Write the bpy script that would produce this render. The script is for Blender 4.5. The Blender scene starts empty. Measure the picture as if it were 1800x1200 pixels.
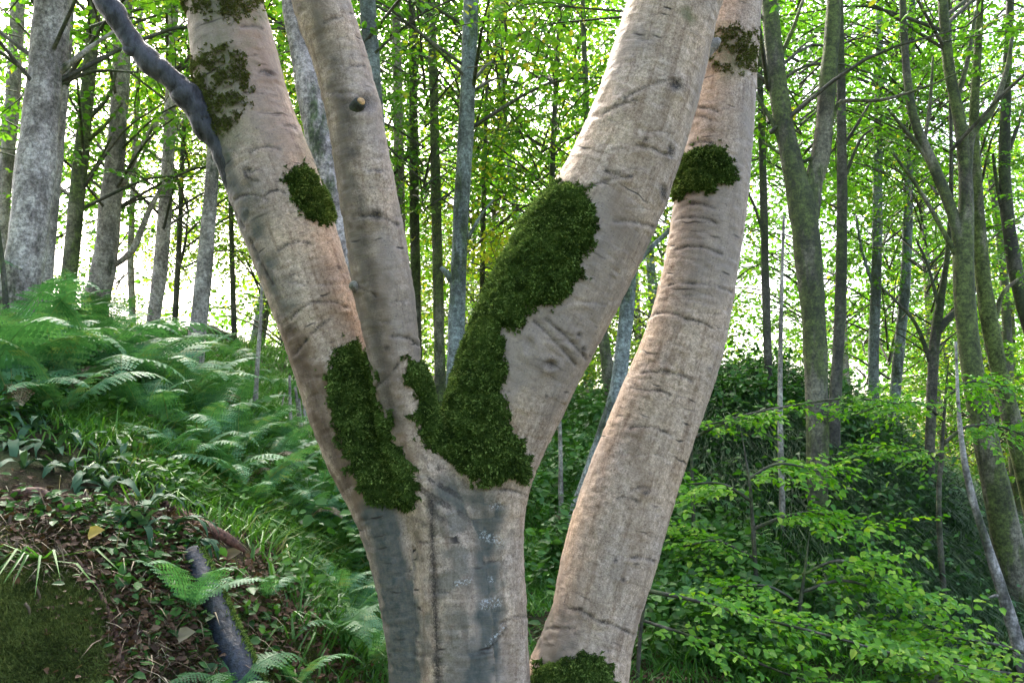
import bpy, math, random
import numpy as np
from mathutils import Vector, Matrix

# ------------------------------------------------------------------ camera, sky, sun, exposure
SC = bpy.context.scene
COL = SC.collection
HFOV = math.radians(58.0)
PITCH = math.radians(8.0)
CAM = np.array([0.0, 0.0, 1.6])
FPX = 900.0 / math.tan(HFOV / 2)          # focal length in photograph pixels (1800 wide)

cam_data = bpy.data.cameras.new('camera')
cam = bpy.data.objects.new('camera', cam_data)
COL.objects.link(cam)
cam.location = CAM
cam.rotation_euler = (math.pi / 2 + PITCH, 0, 0)
cam_data.sensor_fit = 'HORIZONTAL'
cam_data.angle = HFOV
cam_data.clip_start = 0.05
cam_data.clip_end = 2000
SC.camera = cam

SUN_EL, SUN_AZ = math.radians(44), math.radians(-22)      # azimuth clockwise from +Y: beyond the wood, a little left
world = bpy.data.worlds.new('World')
SC.world = world
world.use_nodes = True
wn = world.node_tree.nodes
wl = world.node_tree.links
wn.clear()
sky = wn.new('ShaderNodeTexSky')
sky.sky_type = 'NISHITA'
sky.sun_disc = False
sky.sun_elevation = SUN_EL
sky.sun_rotation = SUN_AZ
sky.dust_density = 6.0
sky.air_density = 1.0
sky.ozone_density = 1.0
bg = wn.new('ShaderNodeBackground')
bg.inputs['Strength'].default_value = 0.14
wo = wn.new('ShaderNodeOutputWorld')
wl.new(sky.outputs[0], bg.inputs[0])
wl.new(bg.outputs[0], wo.inputs[0])

sun_data = bpy.data.lights.new('sun', 'SUN')
sun_data.energy = 4.5
sun_data.angle = math.radians(6)
sun_data.color = (1.0, 0.95, 0.88)
sun = bpy.data.objects.new('sun', sun_data)
COL.objects.link(sun)
_sd = Vector((math.sin(SUN_AZ) * math.cos(SUN_EL), math.cos(SUN_AZ) * math.cos(SUN_EL), math.sin(SUN_EL)))
sun.rotation_euler = _sd.to_track_quat('Z', 'Y').to_euler()
sun.location = (-6, 20, 30)

SC.view_settings.view_transform = 'Standard'
SC.view_settings.look = 'None'
SC.view_settings.gamma = 1.0
SC.view_settings.use_curve_mapping = False
SC.view_settings.exposure = 2.75
SC.render.engine = 'CYCLES'
SC.cycles.max_bounces = 6
SC.cycles.diffuse_bounces = 3
SC.cycles.transmission_bounces = 5
SC.cycles.use_denoising = True
SC.cycles.adaptive_threshold = 0.02
SC.cycles.sample_clamp_indirect = 6

# ------------------------------------------------------------------ helpers
rng = random.Random(11)
nrg = np.random.default_rng(11)
CP, SP = math.cos(PITCH), math.sin(PITCH)


def at(px, py, d):
    """world point seen at photograph pixel px,py at forward distance d; second value: metres per pixel there"""
    x = (px - 900.0) / FPX
    z = -(py - 600.0) / FPX
    yy = CP - SP * z
    zz = SP + CP * z
    s = d / yy
    return np.array([x * s, d, CAM[2] + zz * s]), s / FPX


def project(P):
    x = P[:, 0] - CAM[0]; y = P[:, 1] - CAM[1]; z = P[:, 2] - CAM[2]
    dep = y * CP + z * SP
    up = -y * SP + z * CP
    return 900 + FPX * x / dep, 600 - FPX * up / dep, dep


def vnoise(P, scale, seed=0):
    """smooth 3-D value noise, -1..1"""
    Q = np.asarray(P, dtype=np.float64) * scale + 137.13 + seed * 17.7
    I = np.floor(Q).astype(np.int64)
    Fr = Q - I
    Fr = Fr * Fr * (3 - 2 * Fr)

    def h(i, j, k):
        n = (i * 374761393 + j * 668265263 + k * 2147483647 + seed * 144665) & 0x7fffffff
        n = ((n ^ (n >> 13)) * 1274126177) & 0x7fffffff
        n = n ^ (n >> 16)
        return (n & 0xffff) / 32767.5 - 1.0
    r = 0
    for a in (0, 1):
        wx = Fr[:, 0] if a else 1 - Fr[:, 0]
        for b in (0, 1):
            wy = Fr[:, 1] if b else 1 - Fr[:, 1]
            for c in (0, 1):
                wz = Fr[:, 2] if c else 1 - Fr[:, 2]
                r = r + h(I[:, 0] + a, I[:, 1] + b, I[:, 2] + c) * wx * wy * wz
    return r


def fbm(P, scale, octv=3, seed=0):
    r = 0; a = 1.0; t = 0
    for o in range(octv):
        r = r + a * vnoise(P, scale * 2 ** o, seed + o); t += a; a *= 0.5
    return r / t


def mesh_np(name, V, F, mat=None, smooth=True, attrs=None):
    """mesh from arrays; F is (m,k) with one face size, or a list of such arrays"""
    V = np.ascontiguousarray(V, dtype=np.float32)
    Fs = F if isinstance(F, (list, tuple)) else [F]
    Fs = [np.asarray(f, dtype=np.int32) for f in Fs if len(f)]
    me = bpy.data.meshes.new(name)
    me.vertices.add(len(V))
    me.vertices.foreach_set('co', V.ravel())
    loops = np.concatenate([f.ravel() for f in Fs])
    sizes = np.concatenate([np.full(len(f), f.shape[1], np.int32) for f in Fs])
    starts = np.concatenate([[0], np.cumsum(sizes)[:-1]]).astype(np.int32)
    me.loops.add(len(loops))
    me.loops.foreach_set('vertex_index', loops)
    me.polygons.add(len(sizes))
    me.polygons.foreach_set('loop_start', starts)
    me.polygons.foreach_set('loop_total', sizes)
    me.update(calc_edges=True)
    me.polygons.foreach_set('use_smooth', np.full(len(sizes), smooth, dtype=bool))
    for k, (typ, data) in (attrs or {}).items():
        at_ = me.attributes.new(k, typ, 'POINT')
        data = np.ascontiguousarray(data, dtype=np.float32)
        at_.data.foreach_set({'FLOAT': 'value', 'FLOAT_VECTOR': 'vector', 'FLOAT_COLOR': 'color'}[typ], data.ravel())
    if mat is not None:
        me.materials.append(mat)
    return me


def link(name, me, parent=None):
    o = bpy.data.objects.new(name, me)
    COL.objects.link(o)
    if parent is not None:
        o.parent = parent
    return o


def tag(o, label=None, cat=None, group=None, kind=None):
    if label: o['label'] = label
    if cat: o['category'] = cat
    if group: o['group'] = group
    if kind: o['kind'] = kind
    return o


def thing(name, label, cat, loc, group=None, rz=0.0):
    o = bpy.data.objects.new(name, None)
    o.empty_display_size = 0.2
    COL.objects.link(o)
    o.location = [float(v) for v in loc]
    o.rotation_euler = (0, 0, rz)
    return tag(o, label, cat, group)


class Geo:
    """collects triangle/quad soup with a per-vertex random value"""
    def __init__(self):
        self.V = []; self.Q = []; self.T = []; self.R = []; self.n = 0

    def add(self, V, Q=None, T=None, R=None):
        V = np.asarray(V, float)
        self.V.append(V)
        if Q is not None and len(Q): self.Q.append(np.asarray(Q) + self.n)
        if T is not None and len(T): self.T.append(np.asarray(T) + self.n)
        self.R.append(np.zeros(len(V)) if R is None else np.broadcast_to(np.asarray(R, float), (len(V),)))
        self.n += len(V)

    def mesh(self, name, mat, smooth=True):
        F = []
        if self.Q: F.append(np.concatenate(self.Q))
        if self.T: F.append(np.concatenate(self.T))
        return mesh_np(name, np.concatenate(self.V), F, mat, smooth, {'rnd': ('FLOAT', np.concatenate(self.R))})


def catmull(P, n):
    """resample control rows through a Catmull-Rom curve, n points per span"""
    P = np.asarray(P, float)
    if len(P) == 2:
        t = np.linspace(0, 1, n + 1)[:, None]
        return P[0] * (1 - t) + P[1] * t
    E = np.vstack([2 * P[0] - P[1], P, 2 * P[-1] - P[-2]])
    out = []
    for i in range(len(P) - 1):
        p0, p1, p2, p3 = E[i], E[i + 1], E[i + 2], E[i + 3]
        for k in range(n):
            t = k / n
            out.append(0.5 * (2 * p1 + (p2 - p0) * t + (2 * p0 - 5 * p1 + 4 * p2 - p3) * t * t + (3 * p1 - p0 - 3 * p2 + p3) * t ** 3))
    out.append(P[-1])
    return np.array(out)


def tube(geo, C, R, sides=10, rough=0.0, seed=0, cap=True, rnd=0.0):
    """swept tube along C (n,3) with radii R"""
    C = np.asarray(C, float); R = np.asarray(R, float); n = len(C)
    T = np.gradient(C, axis=0)
    T /= np.linalg.norm(T, axis=1)[:, None] + 1e-9
    ref = np.array([0.0, 1.0, 0.0]) if abs(T[0][1]) < 0.8 else np.array([1.0, 0, 0])
    X = np.cross(T, ref); X /= np.linalg.norm(X, axis=1)[:, None] + 1e-9
    Y = np.cross(T, X)
    a = np.linspace(0, 2 * math.pi, sides, endpoint=False)
    V = C[:, None, :] + R[:, None, None] * (np.cos(a)[None, :, None] * X[:, None, :] + np.sin(a)[None, :, None] * Y[:, None, :])
    V = V.reshape(-1, 3)
    if rough:
        N = V - np.repeat(C, sides, axis=0)
        k = fbm(V, 1.0 / max(R.max() * 2.2, 1e-3), 3, seed) * rough
        V = V + N * k[:, None]
    i = np.arange(n - 1)[:, None] * sides; j = np.arange(sides)[None, :]; j2 = (j + 1) % sides
    Q = np.stack([i + j, i + j2, i + sides + j2, i + sides + j], -1).reshape(-1, 4)
    T3 = []
    if cap:
        V = np.vstack([V, C[:1], C[-1:]])
        c0, c1 = n * sides, n * sides + 1
        for q in range(sides):
            T3.append((c0, (q + 1) % sides, q)); T3.append((c1, (n - 1) * sides + q, (n - 1) * sides + (q + 1) % sides))
    geo.add(V, Q, T3, rnd)


def unit(v):
    return v / (np.linalg.norm(v, axis=-1, keepdims=True) + 1e-12)


def leaves(geo, pos, dirn, nrm, size, wid=0.58, rnd=None, fold=0.13, droop=0.08):
    """many folded oval leaves: two quads each"""
    pos = np.asarray(pos, float); n = len(pos)
    if n == 0: return
    d = unit(np.asarray(dirn, float)); nn = np.asarray(nrm, float)
    s = unit(np.cross(nn, d)); nn = np.cross(d, s)
    L = np.broadcast_to(np.asarray(size, float), (n,))[:, None]
    prof = [(0, 0, 0), (0.30, .5 * wid, fold * wid), (0.68, .40 * wid, fold * .7 * wid), (1, 0, -droop), (0.68, -.40 * wid, fold * .7 * wid), (0.30, -.5 * wid, fold * wid)]
    V = np.stack([pos + L * (a * d + b * s + c * nn) for a, b, c in prof], 1).reshape(-1, 3)
    b = (np.arange(n) * 6)[:, None]
    Q = np.concatenate([b + np.array([[0, 5, 4, 3]]), b + np.array([[0, 3, 2, 1]])])
    R = np.zeros(n) if rnd is None else np.asarray(rnd)
    geo.add(V, Q, None, np.repeat(R, 6))


def blades(geo, pos, dirn, length, width, rnd=None, bend=0.5, side=None):
    """grass blades: two bent segments each (quad + triangle), bending down under their weight"""
    pos = np.asarray(pos, float); n = len(pos)
    if n == 0: return
    d = unit(np.asarray(dirn, float))
    if side is None:
        a = nrg.uniform(0, 2 * math.pi, n)
        side = np.stack([np.cos(a), np.sin(a), np.zeros(n)], 1)
    L = np.broadcast_to(np.asarray(length, float), (n,))[:, None]
    w = np.broadcast_to(np.asarray(width, float), (n,))[:, None] * 0.5
    bend = np.broadcast_to(np.asarray(bend, float), (n,))[:, None]
    dn = np.array([0, 0, -1.0])
    hor = d.copy(); hor[:, 2] = 0; hor = unit(hor + 1e-6)
    m = pos + d * L * 0.45 + hor * L * 0.05
    t = m + unit(d * (1 - bend) + hor * bend * 0.8 + dn * bend * 0.8) * L * 0.55
    V = np.stack([pos - side * w, pos + side * w, m + side * w * .8, m - side * w * .8, t], 1).reshape(-1, 3)
    b = (np.arange(n) * 5)[:, None]
    geo.add(V, b + np.array([[0, 1, 2, 3]]), b + np.array([[3, 2, 4]]), np.repeat(np.zeros(n) if rnd is None else rnd, 5))


# ------------------------------------------------------------------ materials
def new_mat(name):
    m = bpy.data.materials.new(name)
    m.use_nodes = True
    nt = m.node_tree
    nt.nodes.clear()
    return m, nt


class NT:
    def __init__(self, nt):
        self.nt = nt

    def n(self, typ, **kw):
        nd = self.nt.nodes.new(typ)
        for k, v in kw.items():
            if k.startswith('i_'):
                nd.inputs[k[2:].replace('_', ' ')].default_value = v
            else:
                setattr(nd, k, v)
        return nd

    def l(self, a, b):
        self.nt.links.new(a, b)

    def attr(self, name, out='Fac'):
        return self.n('ShaderNodeAttribute', attribute_name=name).outputs[out]

    def ramp(self, fac, stops, interp='LINEAR'):
        r = self.n('ShaderNodeValToRGB')
        r.color_ramp.interpolation = interp
        e = r.color_ramp.elements
        while len(e) < len(stops): e.new(0.5)
        for k, (p, c) in zip(e, stops):
            k.position = p
            k.color = c if len(c) == 4 else (*c, 1)
        self.l(fac, r.inputs[0])
        return r.outputs[0]

    def mix(self, fac, a, b, blend='MIX'):
        m = self.n('ShaderNodeMix', data_type='RGBA', blend_type=blend)
        for sock, v in ((m.inputs[0], fac), (m.inputs[6], a), (m.inputs[7], b)):
            if isinstance(v, (int, float)): sock.default_value = v
            elif isinstance(v, tuple): sock.default_value = (*v, 1) if len(v) == 3 else v
            else: self.l(v, sock)
        return m.outputs[2]

    def math(self, op, a, b=None, clamp=False):
        m = self.n('ShaderNodeMath', operation=op, use_clamp=clamp)
        for sock, v in ((m.inputs[0], a), (m.inputs[1], b)):
            if v is None: continue
            if isinstance(v, (int, float)): sock.default_value = v
            else: self.l(v, sock)
        return m.outputs[0]

    def noise(self, vec, scale, detail=3, rough=0.55, stretch=None):
        if stretch:
            mp = self.n('ShaderNodeMapping')
            mp.inputs['Scale'].default_value = stretch
            self.l(vec, mp.inputs[0]); vec = mp.outputs[0]
        t = self.n('ShaderNodeTexNoise')
        t.inputs['Scale'].default_value = scale
        t.inputs['Detail'].default_value = detail
        t.inputs['Roughness'].default_value = rough
        self.l(vec, t.inputs['Vector'])
        return t.outputs[0]

    def vor(self, vec, scale, feature='F1'):
        t = self.n('ShaderNodeTexVoronoi', feature=feature)
        t.inputs['Scale'].default_value = scale
        self.l(vec, t.inputs['Vector'])
        return t

    def out(self, bsdf):
        o = self.n('ShaderNodeOutputMaterial')
        self.l(bsdf, o.inputs[0])

    def principled(self, col, rough=0.8, bump=None, dist=0.005, strength=1.0, spec=0.3):
        p = self.n('ShaderNodeBsdfPrincipled')
        if isinstance(col, tuple): p.inputs['Base Color'].default_value = (*col, 1)
        else: self.l(col, p.inputs['Base Color'])
        if isinstance(rough, (int, float)): p.inputs['Roughness'].default_value = rough
        else: self.l(rough, p.inputs['Roughness'])
        p.inputs['Specular IOR Level'].default_value = spec
        if bump is not None:
            b = self.n('ShaderNodeBump')
            b.inputs['Distance'].default_value = dist
            b.inputs['Strength'].default_value = strength
            self.l(bump, b.inputs['Height'])
            self.l(b.outputs[0], p.inputs['Normal'])
        return p.outputs[0]


def leaf_mat(name, stops, trans=0.4, gloss=0.5, hue=None, spec=0.35):
    m, nt = new_mat(name)
    g = NT(nt)
    oi = g.n('ShaderNodeObjectInfo')
    r = g.math('ADD', g.attr('rnd'), g.math('MULTIPLY', g.math('SUBTRACT', oi.outputs['Random'], 0.25), 0.34))
    col = g.ramp(r, stops)
    co = g.n('ShaderNodeTexCoord').outputs['Object']
    col = g.mix(0.35, col, g.ramp(g.noise(co, 22, 2), [(0.3, (0.55, 0.55, 0.5)), (0.7, (1.25, 1.25, 1.1))]), 'MULTIPLY')
    p = g.principled(col, gloss, spec=spec)
    t = g.n('ShaderNodeBsdfTranslucent')
    tc = g.mix(1.0, col, (1.05, 1.25, 0.5), 'MULTIPLY')
    g.l(tc, t.inputs[0])
    mx = g.n('ShaderNodeMixShader')
    mx.inputs[0].default_value = trans
    g.l(p, mx.inputs[1]); g.l(t.outputs[0], mx.inputs[2])
    g.out(mx.outputs[0])
    return m


M = {}
M['leaf'] = leaf_mat('beech_leaf', [(0.0, (0.055, 0.14, 0.018)), (0.35, (0.085, 0.21, 0.02)), (0.7, (0.13, 0.27, 0.025)), (0.93, (0.19, 0.31, 0.03)), (1.0, (0.42, 0.36, 0.05))], 0.45)
M['leaf_sun'] = leaf_mat('sunlit_beech_leaf', [(0.0, (0.12, 0.25, 0.025)), (0.4, (0.2, 0.33, 0.03)), (0.75, (0.36, 0.38, 0.04)), (1.0, (0.55, 0.42, 0.06))], 0.5)  # yellow of sunlit foliage painted into the leaf colour
M['leaf_fresh'] = leaf_mat('young_beech_leaf', [(0.0, (0.05, 0.17, 0.015)), (0.4, (0.12, 0.32, 0.02)), (0.75, (0.24, 0.46, 0.03)), (1.0, (0.4, 0.52, 0.06))], 0.45, 0.45)
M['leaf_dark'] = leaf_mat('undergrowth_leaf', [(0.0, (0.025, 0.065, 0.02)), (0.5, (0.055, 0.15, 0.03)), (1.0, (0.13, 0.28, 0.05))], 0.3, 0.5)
M['fern'] = leaf_mat('fern_frond', [(0.0, (0.05, 0.15, 0.06)), (0.45, (0.1, 0.26, 0.115)), (0.8, (0.18, 0.36, 0.17)), (1.0, (0.3, 0.36, 0.14))], 0.3, 0.5)
M['fern_dark'] = leaf_mat('dark_fern_frond', [(0.0, (0.04, 0.12, 0.045)), (0.5, (0.075, 0.2, 0.07)), (1.0, (0.13, 0.27, 0.1))], 0.3, 0.55)
M['grass'] = leaf_mat('wood_grass', [(0.0, (0.05, 0.14, 0.03)), (0.5, (0.09, 0.23, 0.035)), (0.9, (0.16, 0.32, 0.05)), (1.0, (0.3, 0.3, 0.1))], 0.35, 0.45)
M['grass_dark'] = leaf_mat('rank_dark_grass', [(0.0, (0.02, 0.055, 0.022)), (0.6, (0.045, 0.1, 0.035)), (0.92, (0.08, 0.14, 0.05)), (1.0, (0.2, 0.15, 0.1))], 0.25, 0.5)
M['strap'] = leaf_mat('strap_leaf', [(0.0, (0.02, 0.06, 0.03)), (0.6, (0.035, 0.095, 0.045)), (1.0, (0.09, 0.17, 0.09))], 0.15, 0.6, spec=0.2)
M['litter'] = leaf_mat('dead_leaf', [(0.0, (0.06, 0.032, 0.02)), (0.5, (0.16, 0.085, 0.05)), (0.9, (0.3, 0.19, 0.12)), (1.0, (0.5, 0.4, 0.3))], 0.1, 0.7)
M['straw'] = leaf_mat('dry_straw', [(0.0, (0.12, 0.08, 0.05)), (0.6, (0.22, 0.16, 0.1)), (1.0, (0.5, 0.42, 0.3))], 0.15, 0.7)
M['yellow'] = leaf_mat('fallen_yellow_leaf', [(0.0, (0.45, 0.27, 0.06)), (1.0, (0.55, 0.38, 0.1))], 0.2, 0.6)


def moss_mat(name, a, b, c):
    m, nt = new_mat(name)
    g = NT(nt)
    co = g.n('ShaderNodeTexCoord').outputs['Object']
    r = g.attr('rnd')
    n1 = g.noise(co, 14, 3)
    f = g.math('ADD', g.math('MULTIPLY', r, 0.65), g.math('MULTIPLY', n1, 0.45))
    col = g.ramp(f, [(0.12, a), (0.5, b), (0.95, c)])
    p = g.principled(col, 0.85, g.noise(co, 300, 2), 0.004, 0.8, 0.15)
    t = g.n('ShaderNodeBsdfTranslucent')
    g.l(col, t.inputs[0])
    mx = g.n('ShaderNodeMixShader'); mx.inputs[0].default_value = 0.2
    g.l(p, mx.inputs[1]); g.l(t.outputs[0], mx.inputs[2])
    g.out(mx.outputs[0])
    return m


M['moss'] = moss_mat('tree_moss', (0.02, 0.036, 0.008), (0.105, 0.175, 0.03), (0.34, 0.45, 0.11))
M['bank_moss'] = moss_mat('bank_moss', (0.03, 0.042, 0.012), (0.1, 0.135, 0.03), (0.24, 0.28, 0.08))
M['moss_thin'] = moss_mat('thin_brownish_moss', (0.075, 0.078, 0.025), (0.15, 0.17, 0.04), (0.26, 0.3, 0.08))


def trunk_mat(name, c1, c2, moss, mossc=(0.06, 0.09, 0.02)):
    """bark of the trees standing behind: pale or mossy, with knots and bands"""
    m, nt = new_mat(name)
    g = NT(nt)
    co = g.n('ShaderNodeTexCoord').outputs['Object']
    oi = g.n('ShaderNodeObjectInfo')
    n1 = g.noise(co, 4.0, 5, 0.65, stretch=(1, 1, 0.35))
    n2 = g.noise(co, 26, 4, 0.7, stretch=(0.6, 0.6, 1.0))
    col = g.mix(g.ramp(n1, [(0.42, (0, 0, 0)), (0.58, (1, 1, 1))]), c1, c2)
    col = g.mix(0.55, col, g.ramp(n2, [(0.4, (0.5, 0.47, 0.44)), (0.56, (1.15, 1.15, 1.15))]), 'MULTIPLY')
    n3 = g.noise(co, 2.6, 5, 0.65, stretch=(1.6, 1.6, 0.5))
    lo, hi = (0.58 - 0.2 * moss, 0.66 - 0.2 * moss)
    mc2 = tuple(c * 0.35 for c in mossc)
    col = g.mix(g.ramp(n3, [(lo, (0, 0, 0)), (hi, (0.9, 0.9, 0.9))]), col, g.mix(g.ramp(n2, [(0.35, (0, 0, 0)), (0.62, (1, 1, 1))]), mc2, mossc))
    n4 = g.noise(co, 42, 5, 0.8)
    col = g.mix(0.8, col, g.ramp(n4, [(0.4, (0.4, 0.4, 0.38)), (0.6, (1.6, 1.6, 1.55))]), 'MULTIPLY')
    n5 = g.noise(co, 7, 4, 0.7, stretch=(1, 1, 0.6))
    col = g.mix(0.7, col, g.ramp(n5, [(0.41, (0.38, 0.36, 0.34)), (0.56, (1.3, 1.3, 1.3))]), 'MULTIPLY')
    v = g.vor(co, 9)
    col = g.mix(g.ramp(v.outputs['Distance'], [(0.05, (0.8, 0.8, 0.8)), (0.14, (0, 0, 0))]), col, (0.03, 0.028, 0.025))
    col = g.mix(g.math('MULTIPLY', oi.outputs['Random'], 0.35), col, (0.08, 0.075, 0.07))
    p = g.principled(col, 0.8, g.math('ADD', n2, g.math('MULTIPLY', n1, 1.5)), 0.012, 0.7)
    g.out(p)
    return m


M['b_pale'] = trunk_mat('pale_beech_bark', (0.44, 0.385, 0.34), (0.31, 0.26, 0.225), 0.12)
M['b_lilac'] = trunk_mat('hazy_lilac_bark', (0.46, 0.4, 0.38), (0.34, 0.285, 0.27), 0.02)  # lilac wash of haze and bloom painted into the bark
M['b_blue'] = trunk_mat('blue_grey_bark', (0.24, 0.27, 0.26), (0.14, 0.165, 0.155), 0.35, (0.09, 0.125, 0.05))
M['b_mossy'] = trunk_mat('mossy_bark', (0.2, 0.18, 0.125), (0.11, 0.1, 0.065), 0.75, (0.115, 0.15, 0.03))
M['b_dark'] = trunk_mat('dark_bark', (0.11, 0.1, 0.075), (0.06, 0.055, 0.04), 0.55, (0.075, 0.1, 0.025))
M['b_birch'] = trunk_mat('flaking_pale_bark', (0.46, 0.42, 0.39), (0.1, 0.09, 0.075), 0.2)
M['b_straw'] = trunk_mat('pale_dry_stem_bark', (0.4, 0.36, 0.31), (0.27, 0.24, 0.2), 0.0)


def bark_mat():
    m, nt = new_mat('smooth_beech_bark')
    g = NT(nt)
    st = g.attr('stemco', 'Vector')
    ob = g.n('ShaderNodeTexCoord').outputs['Object']
    tint = g.n('ShaderNodeAttribute', attribute_name='tint')
    sep = g.n('ShaderNodeSeparateColor')
    g.l(tint.outputs['Color'], sep.inputs[0])
    alg_shade, crease, brown = sep.outputs[0], sep.outputs[1], sep.outputs[2]  # the algae channel also carries shade painted on the stems
    film = tint.outputs['Alpha']
    lich = g.attr('lichen')
    big = g.noise(st, 5.0, 4)
    mid = g.noise(st, 22, 4, stretch=(1.4, 0.35, 1.4))
    wr = g.noise(st, 9, 4, 0.6, stretch=(1.0, 6.0, 1.0))
    wr2 = g.noise(st, 30, 3, 0.6, stretch=(0.7, 5.0, 0.7))
    sp = g.noise(ob, 150, 4, 0.9)
    sp2 = g.noise(ob, 60, 4, 0.75)
    col = g.mix(g.ramp(big, [(0.3, (0, 0, 0)), (0.7, (1, 1, 1))]), (0.54, 0.388, 0.262), (0.41, 0.318, 0.248))
    col = g.mix(g.ramp(mid, [(0.45, (0, 0, 0)), (0.78, (0.55, 0.55, 0.55))]), col, (0.26, 0.175, 0.12))
    col = g.mix(0.22, col, g.ramp(wr, [(0.3, (0.62, 0.58, 0.56)), (0.46, (1.0, 1, 1)), (0.75, (1.12, 1.12, 1.13))]), 'MULTIPLY')
    col = g.mix(0.9, col, g.ramp(sp, [(0.38, (0.5, 0.46, 0.42)), (0.47, (0.95, 0.94, 0.93)), (0.53, (1.05, 1.05, 1.05)), (0.62, (1.45, 1.46, 1.48))]), 'MULTIPLY')
    col = g.mix(0.7, col, g.ramp(sp2, [(0.36, (0.6, 0.55, 0.52)), (0.48, (1, 1, 1)), (0.64, (1.3, 1.31, 1.33))]), 'MULTIPLY')
    str_ = g.noise(st, 34, 4, 0.65, stretch=(1.0, 0.12, 1.0))
    col = g.mix(0.6, col, g.ramp(str_, [(0.38, (0.55, 0.48, 0.42)), (0.48, (1, 1, 1)), (0.64, (1.16, 1.16, 1.18))]), 'MULTIPLY')
    pat = g.noise(st, 2.6, 3, 0.6, stretch=(1.0, 0.5, 1.0))
    col = g.mix(g.ramp(pat, [(0.48, (0, 0, 0)), (0.6, (0.75, 0.75, 0.75))]), col, (0.27, 0.215, 0.175))
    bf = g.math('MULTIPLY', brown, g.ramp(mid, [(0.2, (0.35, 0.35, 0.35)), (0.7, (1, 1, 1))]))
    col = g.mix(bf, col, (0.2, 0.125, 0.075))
    af = g.math('MULTIPLY', alg_shade, g.ramp(sp2, [(0.2, (0.65, 0.65, 0.65)), (0.6, (1, 1, 1))]), True)
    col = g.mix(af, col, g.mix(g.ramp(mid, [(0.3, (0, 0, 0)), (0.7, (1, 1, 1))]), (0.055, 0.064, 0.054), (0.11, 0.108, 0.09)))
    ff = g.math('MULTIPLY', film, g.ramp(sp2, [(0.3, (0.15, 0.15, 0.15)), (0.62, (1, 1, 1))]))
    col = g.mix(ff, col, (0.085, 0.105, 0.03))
    lf = g.math('MULTIPLY', lich, g.ramp(g.noise(ob, 150, 4, 0.8), [(0.52, (0, 0, 0)), (0.57, (0.8, 0.8, 0.8))]))
    col = g.mix(lf, col, (0.62, 0.62, 0.6))
    v = g.vor(st, 55)
    col = g.mix(g.ramp(v.outputs['Distance'], [(0.06, (0.7, 0.7, 0.7)), (0.17, (0, 0, 0))]), col, (0.12, 0.09, 0.07))
    # short curved wrinkles lying across the stem
    lines = None
    for sc_, th, k_ in ((5.2, 0.013, 0.62), (15.0, 0.012, 0.78)):
        wob = g.n('ShaderNodeVectorMath', operation='ADD')
        nn_ = g.n('ShaderNodeTexNoise'); nn_.inputs['Scale'].default_value = 14
        g.l(st, nn_.inputs['Vector'])
        sc2 = g.n('ShaderNodeVectorMath', operation='SCALE'); sc2.inputs['Scale'].default_value = 0.03
        g.l(nn_.outputs[1], sc2.inputs[0])
        g.l(st, wob.inputs[0]); g.l(sc2.outputs[0], wob.inputs[1])
        mp = g.n('ShaderNodeMapping'); mp.inputs['Scale'].default_value = (1.0, 2.4, 1.0)
        g.l(wob.outputs[0], mp.inputs[0])
        vv = g.vor(mp.outputs[0], sc_)
        df = g.n('ShaderNodeVectorMath', operation='SUBTRACT')
        g.l(mp.outputs[0], df.inputs[0]); g.l(vv.outputs['Position'], df.inputs[1])
        sx = g.n('ShaderNodeSeparateXYZ'); g.l(df.outputs[0], sx.inputs[0])
        lat = g.math('ADD', g.math('MULTIPLY', sx.outputs[0], sx.outputs[0]), g.math('MULTIPLY', sx.outputs[2], sx.outputs[2]))
        arc = g.math('ADD', sx.outputs[1], g.math('MULTIPLY', lat, sc_ * 0.55))
        ln_ = g.math('SUBTRACT', 1.0, g.math('DIVIDE', g.math('ABSOLUTE', arc), th), True)
        ext = g.math('SUBTRACT', 1.0, g.math('MULTIPLY', lat, (sc_ / 0.36) ** 2), True)
        cs = g.n('ShaderNodeSeparateColor'); g.l(vv.outputs['Color'], cs.inputs[0])
        sel = g.math('GREATER_THAN', cs.outputs[0], k_)
        one = g.math('MULTIPLY', g.math('MULTIPLY', ln_, ext), g.math('MULTIPLY', sel, cs.outputs[1]))
        lines = one if lines is None else g.math('MAXIMUM', lines, one)
    col = g.mix(g.math('MULTIPLY', lines, 1.5, True), col, (0.04, 0.03, 0.024))
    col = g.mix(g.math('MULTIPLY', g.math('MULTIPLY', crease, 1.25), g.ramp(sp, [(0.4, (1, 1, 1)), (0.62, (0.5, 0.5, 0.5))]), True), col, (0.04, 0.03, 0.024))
    hgt = g.math('ADD', g.math('MULTIPLY', g.math('SUBTRACT', wr, lines), 0.6), g.math('ADD', g.math('MULTIPLY', wr2, 0.4), g.math('MULTIPLY', sp2, 0.5)))
    p = g.principled(col, 0.72, hgt, 0.005, 0.5, 0.3)
    g.out(p)
    return m


M['bark'] = bark_mat()


def simple(name, col, rough=0.7, nscale=30, lo=0.6, bump=0.01, spec=0.3, stretch=None):
    m, nt = new_mat(name)
    g = NT(nt)
    co = g.n('ShaderNodeTexCoord').outputs['Object']
    n1 = g.noise(co, nscale, 5, 0.65, stretch=stretch)
    c = g.mix(0.85, col, g.ramp(n1, [(0.4, (lo, lo, lo)), (0.6, (1.7, 1.68, 1.65))]), 'MULTIPLY')
    g.out(g.principled(c, rough, n1, bump, 0.8, spec))
    return m


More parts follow.
